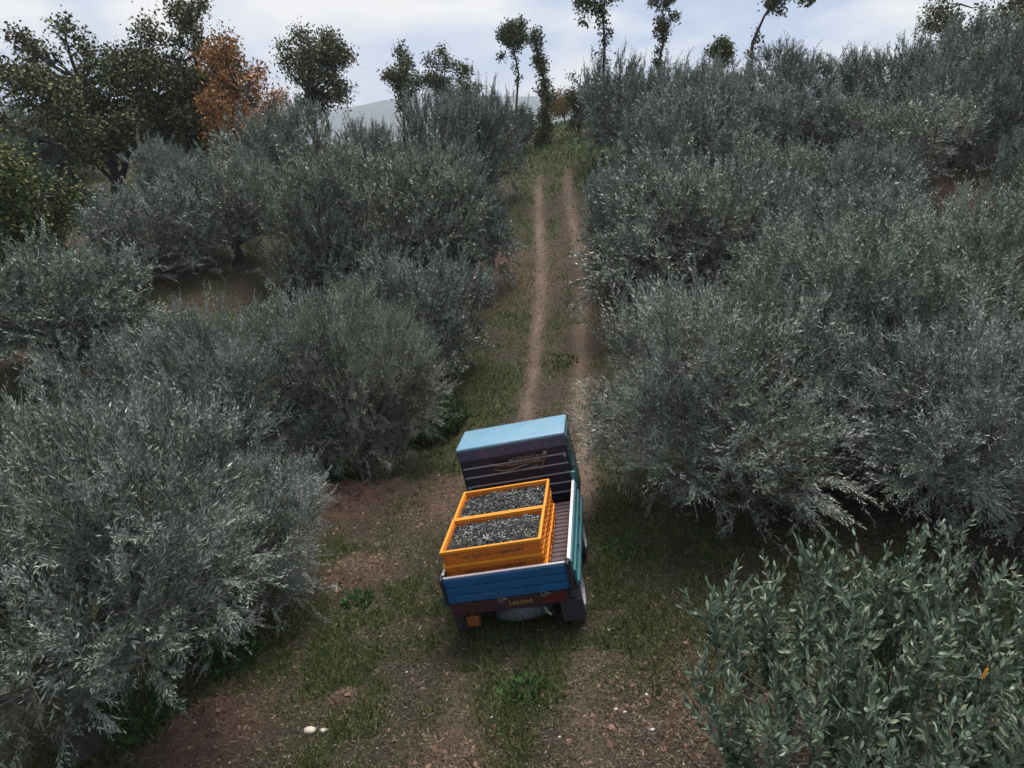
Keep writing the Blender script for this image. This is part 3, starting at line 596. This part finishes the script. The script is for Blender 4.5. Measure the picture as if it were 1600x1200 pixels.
def clods():
    rng = np.random.default_rng(8); x, y, r = polar(rng, 60000, 3.6, 30); g, rut, red, lit = masks(x, y)
    keep = rng.random(len(x)) < (red*.9+lit*.15+.03+rut*.1); x, y, r = x[keep], y[keep], r[keep]; n = len(x)
    z = height(x, y)+relief(x, y); s_ = (.006+.026*rng.random(n)**3)*(1+r/30)
    ctl = np.array([[0,0,.7],[1,0,0],[0,1,0],[-1,0,0],[0,-1,0]])[None]*s_[:, None, None]*(.6+.8*rng.random((n, 5, 1)))
    a_ = rng.random(n)*6.28; c_, q_ = np.cos(a_)[:, None], np.sin(a_)[:, None]
    ctl = np.stack([ctl[..., 0]*c_-ctl[..., 1]*q_, ctl[..., 0]*q_+ctl[..., 1]*c_, ctl[..., 2]], -1)+np.stack([x, y, z+.002], -1)[:, None]
    of = np.array([[0,1,2],[0,2,3],[0,3,4],[0,4,1]]); F = (np.arange(n)*5)[:, None, None]+of[None]
    cm = leafmat('clod', [(0, (.04,.026,.021)), (.5, (.095,.058,.045)), (1, (.19,.115,.09))], rough=.95, spec=.1)
    link('soil_clods', mesh_np('soil_clods', ctl.reshape(-1, 3), F.reshape(-1, 3), [cm]), kind='stuff', label='small clods of reddish soil scattered over the bare ground')
    x, y, r = polar(rng, 19000, 3.6, 40); n = len(x); z = height(x, y)+relief(x, y)
    P = np.stack([x, y, z+.006], -1); d = unit(np.stack([rng.normal(size=n), rng.normal(size=n), rng.normal(size=n)*.2], -1)); L = (.02+.03*rng.random(n))*(1+r/30)
    q = leaf_quads(P, d, L, L*.22, rng, 2.)
    dm = leafmat('dead_leaf', [(0, (.035,.022,.013)), (.5, (.08,.047,.028)), (.85, (.14,.10,.065)), (1, (.25,.22,.17))], rough=.8, spec=.2)
    link('dead_leaves', mesh_np('dead_leaves', q.reshape(-1, 3), np.arange(n*4).reshape(-1, 4), [dm]), kind='stuff', label='brown dead leaves strewn thinly over grass and soil')
clods()

def weed(x, y, R, n, label, L=.12, mt=WEED, rise=.6):
    rng = np.random.default_rng(int(abs(x*100)+abs(y*37))); r = empty('weed', (x, y, G_(x, y)), label, 'weed')
    th = rng.random(n)*2*math.pi; ro = R*rng.random(n)**.6; px, py = ro*np.cos(th), ro*np.sin(th)
    pz = height(x+px, y+py)+relief(x+px, y+py)-r.location.z
    P = np.stack([px, py, pz], -1); d = unit(np.stack([np.cos(th)*.7+rng.normal(size=n)*.5, np.sin(th)*.7+rng.normal(size=n)*.5, rise+.6*rng.random(n)], -1))
    P = P+np.array([0, 0, 1])*(rng.random((n, 1))*L*.8*rise); LL = L*(.6+.8*rng.random(n)); q = leaf_quads(P, d, LL, LL*.22, rng, .7)
    link('foliage', mesh_np('foliage', q.reshape(-1, 3), np.arange(n*4).reshape(-1, 4), [mt]), r, kind='stuff')
weed(.1, 5.66, .22, 130, "bright green leafy weed on the ground below the truck's rear", .08)
weed(-2.1, 7.85, .22, 120, "green weed left of the truck's tailgate near the reddish soil", .08)
weed(-2.2, 14.6, 1.1, 2600, "tall clump of green weeds under the rounded olive beside the cab", .20, leafmat('tall_weed_leaf', [(0, (.03,.055,.018)), (1, (.06,.10,.03))], rough=.7), 1.2)
weed(-3.6, 11.9, .3, 160, "small green weed at the back of the reddish soil ridge", .10)
weed(1.5, 8.1, .3, 150, "low green weed right of the truck's wheels", .06)
weed(-3.5, 6.9, .35, 220, "leafy green weed under the airy olive at the left", .10)
weed(1.25, 17.0, .45, 170, "green tuft growing between the two wheel ruts above the cab", .08, GRASS)
weed(-8.2, 26.2, 1.6, 1500, "bright green weedy patch between the left-hand olives below the rust-brown tree", .2)
weed(-4.0, 5.9, .4, 200, "dark green weed around the foot of the closest left olive", .09)

STONE = paint('stone', (.42,.37,.30), .85, .2, 8, bump=.4)
PEB = paint('pebble', (.48,.46,.44), .8, .2, 12)
def stone(x, y, s, label, m=STONE, group=None, cat='stone'):
    bm = bmesh.new(); bmesh.ops.create_icosphere(bm, subdivisions=2, radius=.5); rnd = random.Random(int(x*1000))
    for v in bm.verts:
        v.co *= 1+.18*math.sin(v.co.x*7+x*9)*math.cos(v.co.y*6+y*5)+rnd.uniform(-.05, .05)
        v.co.x *= s; v.co.y *= s*.72; v.co.z *= s*.5
    me_ = bpy.data.meshes.new('stone'); bm.to_mesh(me_); bm.free(); me_.materials.append(m); me_.polygons.foreach_set('use_smooth', [True]*len(me_.polygons))
    o = link('stone', me_, label=label, category=cat); o.location = (x, y, G_(x, y)+s*.12); o.rotation_euler.z = rnd.random()*.8-.2
    if group: o['group'] = group
stone(-2.09, 5.46, .13, "larger pale stone of the two lying side by side on the grass at lower left")
stone(-1.94, 5.45, .085, "smaller pale stone of the two lying side by side on the grass at lower left")
for (x, y, s, lb) in [(1.00,5.17,.045,"larger of two whitish pebbles close together right of the near wheel rut"),(1.08,5.12,.038,"smaller of two whitish pebbles close together right of the near wheel rut"),
    (1.32,5.30,.04,"single whitish pebble on dark litter, farther right than the close pair"),(1.29,4.85,.045,"whitish pebble below the close pair, nearer the bottom edge"),(1.52,5.32,.03,"tiny pale pebble nearest the sapling's left leaves"),
    (-1.2,6.25,.03,"tiny pale pebble on the grass left of the green weed behind the truck"),(.45,4.95,.035,"pale pebble just left of the near wheel rut"),(-.2,5.3,.03,"tiny pale pebble below the bright green weed"),(1.1,6.4,.035,"pale pebble on the grass right of the truck's rear wheel")]:
    stone(x, y, s, lb, PEB, 'whitish pebbles on the ground', 'pebble')
strip_m = paint('orange_plastic', (.75,.28,.02), .5, .1, 4)
sb = MB(); sb.box((0,0,0), (.018,.006,.07), Matrix.Rotation(.15, 3, 'Y'), .002); sb.tube([(0,0,.033),(.004,0,.06)], .002, 4)
o = sb.build('plastic_tag', strip_m, label="orange plastic strip hanging among the sapling's leaves at the right edge", category='tag'); o.location = (2.82, 3.27, 2.95)

# ------------------------------------------------------------------ truck (its own frame: x right, y forward, z up)
BLUE = paint('tailgate_blue', (.003,.072,.190), .42, .30, 5, dirt=(.03,.045,.06), dscale=20, dlo=.56, dhi=.74, bump=.15)
TEAL = paint('side_teal', (.03,.125,.15), .45, .25, 5, dirt=(.07,.075,.07), dscale=20, dlo=.51, dhi=.70, bump=.15)
ROOF = paint('roof_blue', (.12,.24,.33), .42, .10, 3, dirt=(.19,.27,.34), dscale=4, dlo=.5, dhi=.75, bump=.12)
NAVY = paint('cab_navy', (.005,.008,.020), .45, .4, 6, dirt=(.013,.015,.028), dscale=8, dlo=.55, dhi=.8)
BAND = paint('cab_band_lilac', (.048,.050,.10), .5, .2, 5, dirt=(.20,.07,.07), dscale=11, dlo=.55, dhi=.72)
PALE = paint('worn_edge', (.32,.30,.33), .5, .3, 20)
WHITE = paint('white_trim', (.62,.60,.62), .5, .15, 15, dirt=(.2,.17,.15), dscale=25)
REDB = paint('red_frame', (.034,.007,.009), .5, .4, 8, dirt=(.03,.012,.01), dscale=9, dlo=.45, dhi=.7)
BLACK = paint('black_metal', (.010,.011,.016), .5, .3, 10)
RUB = paint('rubber', (.022,.022,.024), .85, .3, 20)
RIM = paint('rim_metal', (.33,.31,.32), .5, .25, 14, dirt=(.13,.09,.07), dscale=20)
FLOOR = paint('bed_floor_brown', (.085,.055,.062), .8, .3, 10, dirt=(.045,.03,.03), dscale=14)
ORANGE = paint('crate_orange', (.55,.140,.005), .5, .18, 8, dirt=(.26,.085,.025), dscale=13, dlo=.48, dhi=.74, bump=.1)
YEL = paint('crate_rim_orange', (.62,.225,.008), .45, .10, 8)
GOLD = paint('gold_paint', (.33,.19,.05), .5, .1, 20)
PRINT = paint('dark_print', (.09,.03,.012), .7, .2, 20)
AMBER = paint('amber_lens', (.17,.055,.015), .3, .2, 20)
GLASS, tg_, gb = mat('dark_glass'); gb.inputs['Base Color'].default_value = (.01,.012,.018,1); gb.inputs['Roughness'].default_value = .12
GALV = paint('galvanised', (.22,.22,.21), .45, .2, 20, metal=.5)

ct = Vector((-0.26458592, 6.75310386, 1.53793742)); yaw, pit, rol = -0.10955851, -0.0557299, -0.22825582
def Rm(): return (Matrix.Rotation(yaw, 4, 'Z') @ Matrix.Rotation(pit, 4, 'X') @ Matrix([[math.cos(rol),0,math.sin(rol),0],[0,1,0,0],[-math.sin(rol),0,math.cos(rol),0],[0,0,0,1]]))
POSE = Matrix.Translation(ct) @ Rm()
OFF = Vector((.13, .9, -1.2))
def place(o, off): o.matrix_world = POSE @ Matrix.Translation(off)
truck = empty('flatbed_truck', (0,0,0), "small farm truck with light blue roof and blue tailgate carrying orange crates of olives", 'truck')
place(truck, OFF)
def tp(name, mb, m, smooth=False, parent=None, **kw):
    mb.v = [tuple(Vector(v)-OFF) for v in mb.v]; return mb.build(name, m, parent or truck, smooth, **kw)
XL, XR = -.60, .86; ZT, ZB, ZF = -.27, -.60, -.585
# tailgate
mb = MB(); mb.span((XL, -.125, ZB), (XR-.03, -.100, ZT-.012)); tg = tp('tailgate', mb, BLUE)
h3 = (ZT-.012-ZB)/3
for k in range(3):
    mb = MB(); mb.span((XL+.012, -.145, ZB+.006+k*h3), (XR-.045, -.126, ZB+(k+1)*h3-.006), .005); tp('board', mb, BLUE, parent=tg)
for k in range(3):
    mb = MB(); mb.span((XL+.03, -.150, ZB+.045+k*h3), (XR-.06, -.1455, ZB+.055+k*h3)); tp('pressing', mb, BLUE, parent=tg)
mb = MB(); mb.span((XL, -.135, ZT-.010), (XR-.03, -.098, ZT+.006), .003); tp('trim', mb, PALE, parent=tg)
for x in (.02, .52):
    mb = MB(); mb.tube([(x-.02,-.165,ZB-.03),(x-.02,-.17,ZB+.03),(x+.02,-.17,ZB+.03),(x+.02,-.165,ZB-.03),(x-.02,-.165,ZB-.03)], .006, 6); mb.span((x+.03,-.165,ZB-.02),(x+.075,-.146,ZB+.0),.004); tp('latch', mb, GALV)
# corner posts
for x in (XL-.035, XR-.025):
    mb = MB(); mb.span((x, -.15, ZB-.02), (x+.045, -.07, ZT+.02), .006); mb.tube([(x+.02,-.16,ZT-.01),(x+.02,-.10,ZT+.035)], .018, 8); tp('corner_post', mb, BLACK)
# side boards with rails
for sgn, xx in ((1, XR), (-1, XL)):
    mb = MB(); lean = .05*sgn
    y0, y1 = -.07, 2.02
    def sl(u0, u1, t0, t1, M=mb):      # slab across the leaning board: u along height 0..1, t thickness
        z0, z1 = ZB-.02+(ZT-ZB+.02)*u0, ZB-.02+(ZT-ZB+.02)*u1; a0, a1 = xx+lean*(1-u0), xx+lean*(1-u1)
        vs = [(a0+t0*sgn,y0,z0),(a0+t1*sgn,y0,z0),(a1+t1*sgn,y0,z1),(a1+t0*sgn,y0,z1),(a0+t0*sgn,y1,z0),(a0+t1*sgn,y1,z0),(a1+t1*sgn,y1,z1),(a1+t0*sgn,y1,z1)]
        M.add(vs, [(0,1,2,3),(7,6,5,4),(0,4,5,1),(1,5,6,2),(2,6,7,3),(3,7,4,0)])
    sl(0, .965, 0, .022); side = tp('side_board', mb, TEAL)
    for (u0, u1) in ((.03, .20), (.40, .58), (.80, .93)):
        m2 = MB(); sl(u0, u1, .0235, .040, m2); tp('rail', m2, TEAL, parent=side)
    m2 = MB(); sl(.97, 1.02, -.006, .028, m2); tp('trim', m2, WHITE, parent=side)
    for yy in (.55, 1.25):
        m2 = MB(); m2.span((xx+sgn*.045, yy, ZB+.08), (xx+sgn*.075, yy+.05, ZB+.16), .005); tp('latch', m2, BLACK, parent=side)
    mb = MB(); mb.span((xx-.01 if sgn > 0 else xx-.05, 2.03, ZB-.02), (xx+.06 if sgn > 0 else xx+.01, 2.09, ZT+.12), .015); tp('front_post', mb, TEAL)
# floor with cross ribs
mb = MB(); mb.span((XL+.002, -.098, ZF-.03), (XR-.002, 2.03, ZF)); fl = tp('bed_floor', mb, FLOOR)
for k in range(20):
    mb = MB(); mb.span((XL+.01, -.07+k*.105, ZF+.001), (XR-.01, -.01+k*.105, ZF+.010)); tp('floor_rib', mb, FLOOR, parent=fl)
# rear bar with lettering, frame
mb = MB(); mb.span((XL+.01, -.13, -.765), (XR-.07, -.07, -.615), .006); bar = tp('rear_bar', mb, REDB)
mb = MB(); mb.span((.50,-.142,-.73),(.76,-.131,-.64),.004); tp('tail_light', mb, paint('red_lens', (.075,.008,.008), .35, .3, 20), label='long dark red lamp at the right end of the bar')
cu = bpy.data.curves.new('lettering', 'FONT'); cu.body = 'Leyland'; cu.size = .082; cu.extrude = .002; cu.space_character = 1.1; cu.align_x = 'CENTER'; cu.materials.append(GOLD)
tmp = bpy.data.objects.new('lettering', cu); COL.objects.link(tmp); bpy.context.view_layer.update()
lme = bpy.data.meshes.new_from_object(tmp.evaluated_get(bpy.context.evaluated_depsgraph_get())); bpy.data.objects.remove(tmp); lme.name = 'lettering'
tx = link('lettering', lme, bar); tx.location = Vector((.235, -.133, -.712))-OFF; tx.rotation_euler = (math.pi/2, 0, 0)
for x in (-.12, .38):
    mb = MB(); mb.span((x-.03, -.06, -.76), (x+.03, 2.9, -.62)); tp('chassis_rail', mb, BLACK)
mb = MB(); mb.tube([(-.45,.30,-.91),(.72,.30,-.91)], .04, 8); mb.lathe([(.0,-.1),(.11,-.09),(.13,0),(.11,.09),(0,.1)], 12, Matrix.Translation((.13,.30,-.91))); tp('rear_axle', mb, BLACK)
mb = MB(); mb.tube([(-.45,1.62,-.91),(.72,1.62,-.91)], .035, 8); tp('front_axle', mb, BLACK)
def wheel(x, y, r, w, out, name):
    M = Matrix.Translation((x, y, -1.2+r))
    pr = [(r*.62,-w*.42),(r*.80,-w*.5),(r*.95,-w*.46),(r,-w*.30),(r*1.0,w*.30),(r*.95,w*.46),(r*.80,w*.5),(r*.62,w*.42),(r*.62,-w*.42)]
    mb = MB(); mb.lathe(pr, 32, M)
    for k in range(26):
        for s_ in (-1, 1):
            th = 2*math.pi*(k+(.5 if s_ > 0 else 0))/26; R_ = Matrix.Rotation(th, 4, 'X')
            mb.box(M @ (R_ @ Vector((s_*w*.2, 0, r*1.005))), (w*.40, .028, .022), R_.to_3x3())
    ty = tp(name, mb, RUB, True, tyre_role='tyre')
    del ty['tyre_role']
    mb = MB(); s_ = out
    mb.lathe([(r*.66,s_*w*.48),(r*.61,s_*w*.50),(r*.58,s_*w*.42),(r*.52,s_*w*.20),(r*.30,s_*w*.16),(r*.26,s_*w*.30),(r*.12,s_*w*.34),(.001,s_*w*.34)], 28, M)
    for k in range(5):
        th = 2*math.pi*k/5; mb.tube([M @ Vector((s_*w*.30, r*.2*math.cos(th), r*.2*math.sin(th))), M @ Vector((s_*w*.38, r*.2*math.cos(th), r*.2*math.sin(th)))], .012, 6)
    tp('rim', mb, RIM, True, parent=ty)
for yy, rr_ in ((.30, .29), (1.62, .27)):
    wheel(.83, yy, rr_, .16, 1, 'wheel'); wheel(-.57, yy, rr_, .16, -1, 'wheel')
mb = MB(); mb.span((-.5, .75, -.93), (.75, 2.2, -.70), .02); tp('underbody', mb, BLACK)
for x0, x1 in ((.74, .92), (-.66, -.48)):     # mudguards
    for yy in (.30, 1.62):
        mb = MB(); n = 10
        for k in range(n):
            a0, a1 = math.radians(20+140*k/n), math.radians(20+140*(k+1)/n); R1, R2 = .325, .335; cz = -.91
            q_ = [(x, yy+R_*math.cos(t_), cz+R_*math.sin(t_)) for x in (x0, x1) for R_ in (R1, R2) for t_ in (a0, a1)]
            mb.add(q_, [(0,1,3,2),(4,6,7,5),(2,3,7,6),(0,4,5,1),(0,2,6,4),(1,5,7,3)])
        tp('mudguard', mb, BLACK)
mb = MB(); mb.span((.66,-.05,-1.08),(.92,-.03,-.80),.004); tp('mud_flap', mb, paint('mud_flap_rubber', (.02,.022,.026), .7, .2, 10))
mb = MB(); mb.span((-.64,.02,-1.03),(-.48,.04,-.82),.004); tp('mud_flap', mb, RUB)
mb = MB(); mb.span((-.46,-.10,-.96),(-.30,-.04,-.83),.012); mb.span((-.45,-.108,-.94),(-.39,-.1005,-.85),.004); mb.span((-.37,-.108,-.94),(-.31,-.1005,-.85),.004); mb.span((-.40,-.09,-.83),(-.37,-.06,-.77)); tp('tail_light', mb, AMBER, label='dusty amber lamp box under the left end of the bar')
# spare tyre slung flat beneath the tail
M = Matrix.Translation((.20,.13,-.93)) @ Matrix.Rotation(math.radians(-18), 4, 'X') @ Matrix.Rotation(math.pi/2, 4, 'Y')
mb = MB(); r, w = .33, .15; mb.lathe([(r*.58,-w*.42),(r*.80,-w*.5),(r*.95,-w*.46),(r,-w*.3),(r,w*.3),(r*.95,w*.46),(r*.8,w*.5),(r*.58,w*.42),(r*.58,-w*.42)], 36, M)
for k in range(30):
    th = 2*math.pi*k/30; R_ = Matrix.Rotation(th, 4, 'X'); mb.box(M @ (R_ @ Vector((0, 0, r*1.0))), (w*.7, .03, .018), (M.to_3x3() @ R_.to_3x3()))
sp = tp('spare_tyre', mb, paint('spare_rubber', (.045,.049,.058), .8, .3, 12), True)
mb = MB(); mb.lathe([(r*.6,w*.2),(r*.5,w*.05),(.001,w*.05)], 24, M); tp('rim', mb, RIM, parent=sp)
mb = MB(); mb.tube([(.49,-.12,-.80),(.51,-.135,-.86),(.55,-.14,-.90)], .014, 6); tp('tow_hook', mb, GALV)
# cab
CX0, CX1, CY0, CY1, CZT = -.70, .86, 2.16, 2.98, .37
mb = MB()
sec = [(CY0,-.62,.0),(CY0,CZT-.03,.0),(CY1-.12,CZT-.03,.0),(CY1+.10,-.05,0),(CY1+.16,-.45,0),(CY1+.16,-.80,0),(CY0+.2,-.80,0)]
vs = [(CX0,y_,z_) for y_, z_, _ in sec]+[(CX1,y_,z_) for y_, z_, _ in sec]; n = len(sec)
mb.add(vs, [tuple(range(n)), tuple(range(n, 2*n))[::-1]]+[(i_, i_+n, (i_+1) % n+n, (i_+1) % n) for i_ in range(n)])
cab = tp('cab', mb, NAVY)
mb = MB(); mb.span((CX0-.015, CY0-.022, CZT-.150), (CX1+.015, CY0-.002, CZT-.004), .006); tp('upper_band', mb, BAND, parent=cab)
rf = MB(); rf.box(((CX0+CX1)/2, (CY0+CY1)/2-.05, CZT+.02), (CX1-CX0+.03, CY1-CY0-.05, .055), None, .024); roof = tp('roof', rf, ROOF, True)
mb = MB(); mb.span((CX0+.04, CY0-.018, CZT-.016),(CX1-.04, CY0-.001, CZT-.002),.003); tp('gutter', mb, TEAL, parent=roof)
for z_ in (.10, -.045, -.19, -.335, -.48):
    mb = MB(); mb.span((CX0+.03, CY0-.030, z_-.006), (CX1-.02, CY0-.001, z_+.006), .003); tp('rib', mb, PALE, parent=cab)
for z0, z1 in ((.112, .215), (-.033, .088), (-.178, -.057), (-.323, -.202), (-.468, -.347)):
    mb = MB(); mb.span((CX0+.02, CY0-.014, z0), (CX1-.01, CY0-.0015, z1), .006); tp('panel', mb, NAVY, parent=cab)
# rear window guard with worn scroll and two rows of upright strokes
GRD = paint('guard_bronze', (.20,.18,.15), .6, .4, 25)
wz0, wz1, wx0, wx1 = .02, .20, -.20, .56
mb = MB(); mb.span((wx0, CY0-.020, wz0-.02), (wx1, CY0-.0145, wz1-.02), .002); wn = tp('rear_window', mb, GLASS, parent=cab)
rnd = random.Random(4); mb = MB()
for row, (za, zb, xa, xb) in enumerate(((.115, .175, .02, .52), (.045, .10, -.02, .50))):
    x = xa
    while x < xb:
        h_ = rnd.uniform(.6, 1); mb.span((x, CY0-.040, za), (x+.009, CY0-.034, za+(zb-za)*h_)); 
        if rnd.random() < .5: mb.span((x+.009, CY0-.040, za+(zb-za)*h_*.5), (x+.022, CY0-.034, za+(zb-za)*h_*.5+.008))
        x += rnd.uniform(.022, .034)
pts = [(-.22+.06*k, CY0-.038, .035-.03*math.sin(k*.55)-.004*k) for k in range(9)]; mb.tube(pts, .007, 5)
mb.tube([(-.20,CY0-.038,.09),(-.1,CY0-.038,.075),(.02,CY0-.038,.085)], .006, 5)
mb.tube([(-.05,CY0-.038,-.02),(.1,CY0-.038,-.035),(.3,CY0-.038,-.02),(.42,CY0-.038,.0)], .006, 5)
tp('window_guard', mb, GRD, parent=cab, label='faded bronze lettering and scrollwork over the rear window')
mb = MB(); mb.tube([(.53,CY0-.05,.20),(.56,CY0-.06,.14),(.51,CY0-.055,.05),(.46,CY0-.05,-.03),(.44,CY0-.05,-.07)], .006, 5); mb.lathe([(.0,-.01),(.028,-.008),(.028,.008),(0,.01)], 10, Matrix.Translation((.55,CY0-.05,.17)) @ Matrix.Rotation(math.pi/2, 4, 'Z')); tp('cable', mb, GRD)
mb = MB(); mb.span((.80,CY0-.03,.05),(.83,CY0-.01,.09),.004); tp('bracket', mb, PALE)
# windscreen, doors, side windows, lights, mirror
mb = MB(); mb.add([(CX0+.08,CY1-.105,CZT-.06),(CX1-.08,CY1-.105,CZT-.06),(CX1-.08,CY1+.098,-.03),(CX0+.08,CY1+.098,-.03)], [(0,1,2,3)]); mb.v = [(x,y+.012,z+.006) for x,y,z in mb.v]; tp('windscreen', mb, GLASS, parent=cab)
for sgn, xx in ((1, CX1), (-1, CX0)):
    mb = MB(); mb.span((xx-.004*sgn+.0, CY0+.12, -.60), (xx+.012*sgn, CY1-.10, CZT-.07), .004); dr = tp('door', mb, TEAL)
    mb = MB(); mb.span((xx+.0125*sgn, CY0+.18, -.10), (xx+.018*sgn, CY1-.18, CZT-.12), .002); tp('window', mb, GLASS, parent=dr)
    mb = MB(); mb.span((xx+.0125*sgn, CY0+.18, -.22), (xx+.035*sgn, CY0+.30, -.19), .004); tp('handle', mb, BLACK, parent=dr)
for x in (-.45, .61):
    M = Matrix.Translation((x, CY1+.165, -.45)) @ Matrix.Rotation(math.pi/2, 4, 'Z'); mb = MB(); mb.lathe([(.085,0),(.09,.015),(.07,.02),(.001,.022)], 20, M); tp('headlight', mb, GLASS)
mb = MB(); mb.span((CX0+.03, CY1+.165, -.78), (CX1-.03, CY1+.22, -.68), .01); tp('front_bumper', mb, BLACK)

# ------------------------------------------------------------------ crates and olives
CW, CL, CH = 1.2, .795, .185
def crate_mesh():
    out = {}; t_ = .022; hw = CW/2
    body = MB(); zb, zt = .006, CH-.035; ins = .022
    def ring(mb_, x, y0, y1, z0, z1, th, bev=.003):
        mb_.span((-x, y0, z0), (x, y0+th, z1), bev); mb_.span((-x, y1-th, z0), (x, y1, z1), bev)
        mb_.span((-x, y0+th+.001, z0), (-x+th, y1-th-.001, z1), bev); mb_.span((x-th, y0+th+.001, z0), (x, y1-th-.001, z1), bev)
    ring(body, hw-ins, ins, CL-ins, 0, zt, .018); body.span((-hw+ins+.02, ins+.02, .002), (hw-ins-.02, CL-ins-.02, .014))
    out['walls'] = body
    rim = MB(); ring(rim, hw, 0, CL, CH-.036, CH-.002, .034, .006); out['rim'] = rim
    rib = MB()
    for z in (.035, .105): ring(rib, hw-.010, .010, CL-.010, z, z+.013, .0118, .003)
    out['ledge'] = rib
    up = MB()
    for k in range(9):
        x = -hw+.06+k*(CW-.12)/8
        for y in (.008, CL-.021): up.span((x-.008, y, .004), (x+.008, y+.0135, .034), .002); up.span((x-.008, y, .119), (x+.008, y+.0135, CH-.038), .002)
    for k in range(6):
        y = .07+k*(CL-.14)/5
        for x in (-hw+.008, hw-.0215): up.span((x, y-.008, .004), (x+.0135, y+.008, CH-.038), .002)
    out['stiffener'] = up
    return {k: v.mesh(k, YEL if k == 'rim' else ORANGE) for k, v in out.items()}
CM = crate_mesh()
slot = MB(); rnd = random.Random(9); x = -.36
while x < .36:                                   # a band of dark worn characters with a round emblem in the middle
    if abs(x) > .055:
        h_ = rnd.uniform(.028, .040); w_ = rnd.choice((.007, .010, .013)); slot.span((x, .0185, .054), (x+w_, .0218, .054+h_))
        if rnd.random() < .45: z_ = .054+h_*rnd.choice((0, .5, .85)); slot.span((x+w_, .0185, z_), (x+w_+.012, .0218, z_+.006))
    x += rnd.uniform(.018, .032)
for k in range(16):
    t_ = 2*math.pi*k/16; slot.box((.034*math.cos(t_), .020, .075+.026*math.sin(t_)), (.012, .0035, .006), Matrix.Rotation(-t_-math.pi/2, 3, 'Y'))
slot_me = slot.mesh('lettering', PRINT)
lab = {(0,0): "bottom orange crate of the rear stack, just inside the blue tailgate", (0,1): "middle orange crate of the rear stack, behind the blue tailgate", (0,2): "top orange crate of the rear stack, full of olives, nearest the tailgate",
       (1,0): "bottom orange crate of the front stack, nearest the cab", (1,1): "middle orange crate of the front stack, nearest the cab", (1,2): "top orange crate of the front stack, full of olives, nearest the dark cab wall"}
for s_ in (0, 1):
    for k in (0, 1, 2):
        r = empty('harvest_crate', (0,0,0), lab[(s_, k)], 'crate', 'orange olive crates stacked on the truck bed')
        jx = (.0, -.006, .004)[k]+.006*s_
        place(r, Vector((jx, s_*.80, -CH*(3-k)+.0)))
        for nm, me_ in CM.items():
            c_ = link(nm, me_, r)
            if nm == 'stiffener': c_['kind'] = 'stuff'
        if s_ == 0: link('lettering', slot_me, r, kind='stuff')
def heap(s_, label, seed):
    rng = np.random.default_rng(seed); n = 5200
    bm = bmesh.new(); bmesh.ops.create_icosphere(bm, subdivisions=1, radius=1); bm.verts.index_update()
    iv = np.array([v.co[:] for v in bm.verts]); fi = np.array([[v.index for v in f.verts] for f in bm.faces]); bm.free()
    ctl = np.array([[0,0,1],[.9,0,0],[0,.9,0],[-.9,0,0],[0,-.9,0],[0,0,-1]], float); of = np.array([[0,1,2],[0,2,3],[0,3,4],[0,4,1],[5,2,1],[5,3,2],[5,4,3],[5,1,4]])
    x = rng.uniform(-.555, .555, n); y = rng.uniform(.045, .755, n)
    z = .100+.052*(1-(x/.6)**2)*(1-((y-.4)/.42)**2)+(fbm(x*6+seed, y*6, seed, 3)-.5)*.075+rng.uniform(-.02, .012, n)
    a_ = unit(rng.normal(size=(n, 3))*np.array([1, 1, .6])); b_ = unit(np.cross(a_, rng.normal(size=(n, 3)))); c_ = np.cross(a_, b_)
    l_ = .0125*(.8+.4*rng.random(n)); w_ = l_*.68
    V_ = np.stack([x, y, z], -1)[:, None]+a_[:, None]*(ctl[None, :, 2:]*l_[:, None, None])+b_[:, None]*(ctl[None, :, 0:1]*w_[:, None, None])+c_[:, None]*(ctl[None, :, 1:2]*w_[:, None, None])
    F_ = (np.arange(n)*6)[:, None, None]+of[None]
    # a few leaves among them
    o = link('olives', mesh_np('olives', V_.reshape(-1, 3), F_.reshape(-1, 3), [FRUIT], smooth=True), kind='stuff', label=label)
    m = 260; P = np.stack([rng.uniform(-.5, .5, m), rng.uniform(.08, .7, m), np.full(m, .165)], -1); P[:, 2] = .112+.052*(1-(P[:, 0]/.6)**2)*(1-((P[:, 1]-.4)/.42)**2)+(fbm(P[:, 0]*6+seed, P[:, 1]*6, seed, 3)-.5)*.075
    q = leaf_quads(P, unit(rng.normal(size=(m, 3))*np.array([1, 1, .2])), np.full(m, .05), np.full(m, .0065), rng, 2)
    place(o, Vector((0, s_*.80, -CH)))
    lo = link('fallen_leaves', mesh_np('fallen_leaves', q.reshape(-1, 3), np.arange(m*4).reshape(-1, 4), [OLIVE]), o, kind='stuff')
    # packed bulk below the top layer
    mb = MB(); gx_, gy_ = np.linspace(-.556, .556, 30), np.linspace(.042, .752, 20); vs = [(a1, b1, float(.080+.052*(1-(a1/.6)**2)*(1-((b1-.4)/.42)**2)+(fbm(a1*6+seed, b1*6, seed, 3)-.5)*.075)) for b1 in gy_ for a1 in gx_]
    mb.add(vs, [(j_*30+i_, j_*30+i_+1, (j_+1)*30+i_+1, (j_+1)*30+i_) for j_ in range(19) for i_ in range(29)]); mb.build('packed_fruit', FRUIT, o, kind='stuff')
heap(0, "dark olives heaped in the crate nearest the tailgate", 31)
heap(1, "dark olives heaped in the crate nearest the cab", 32)
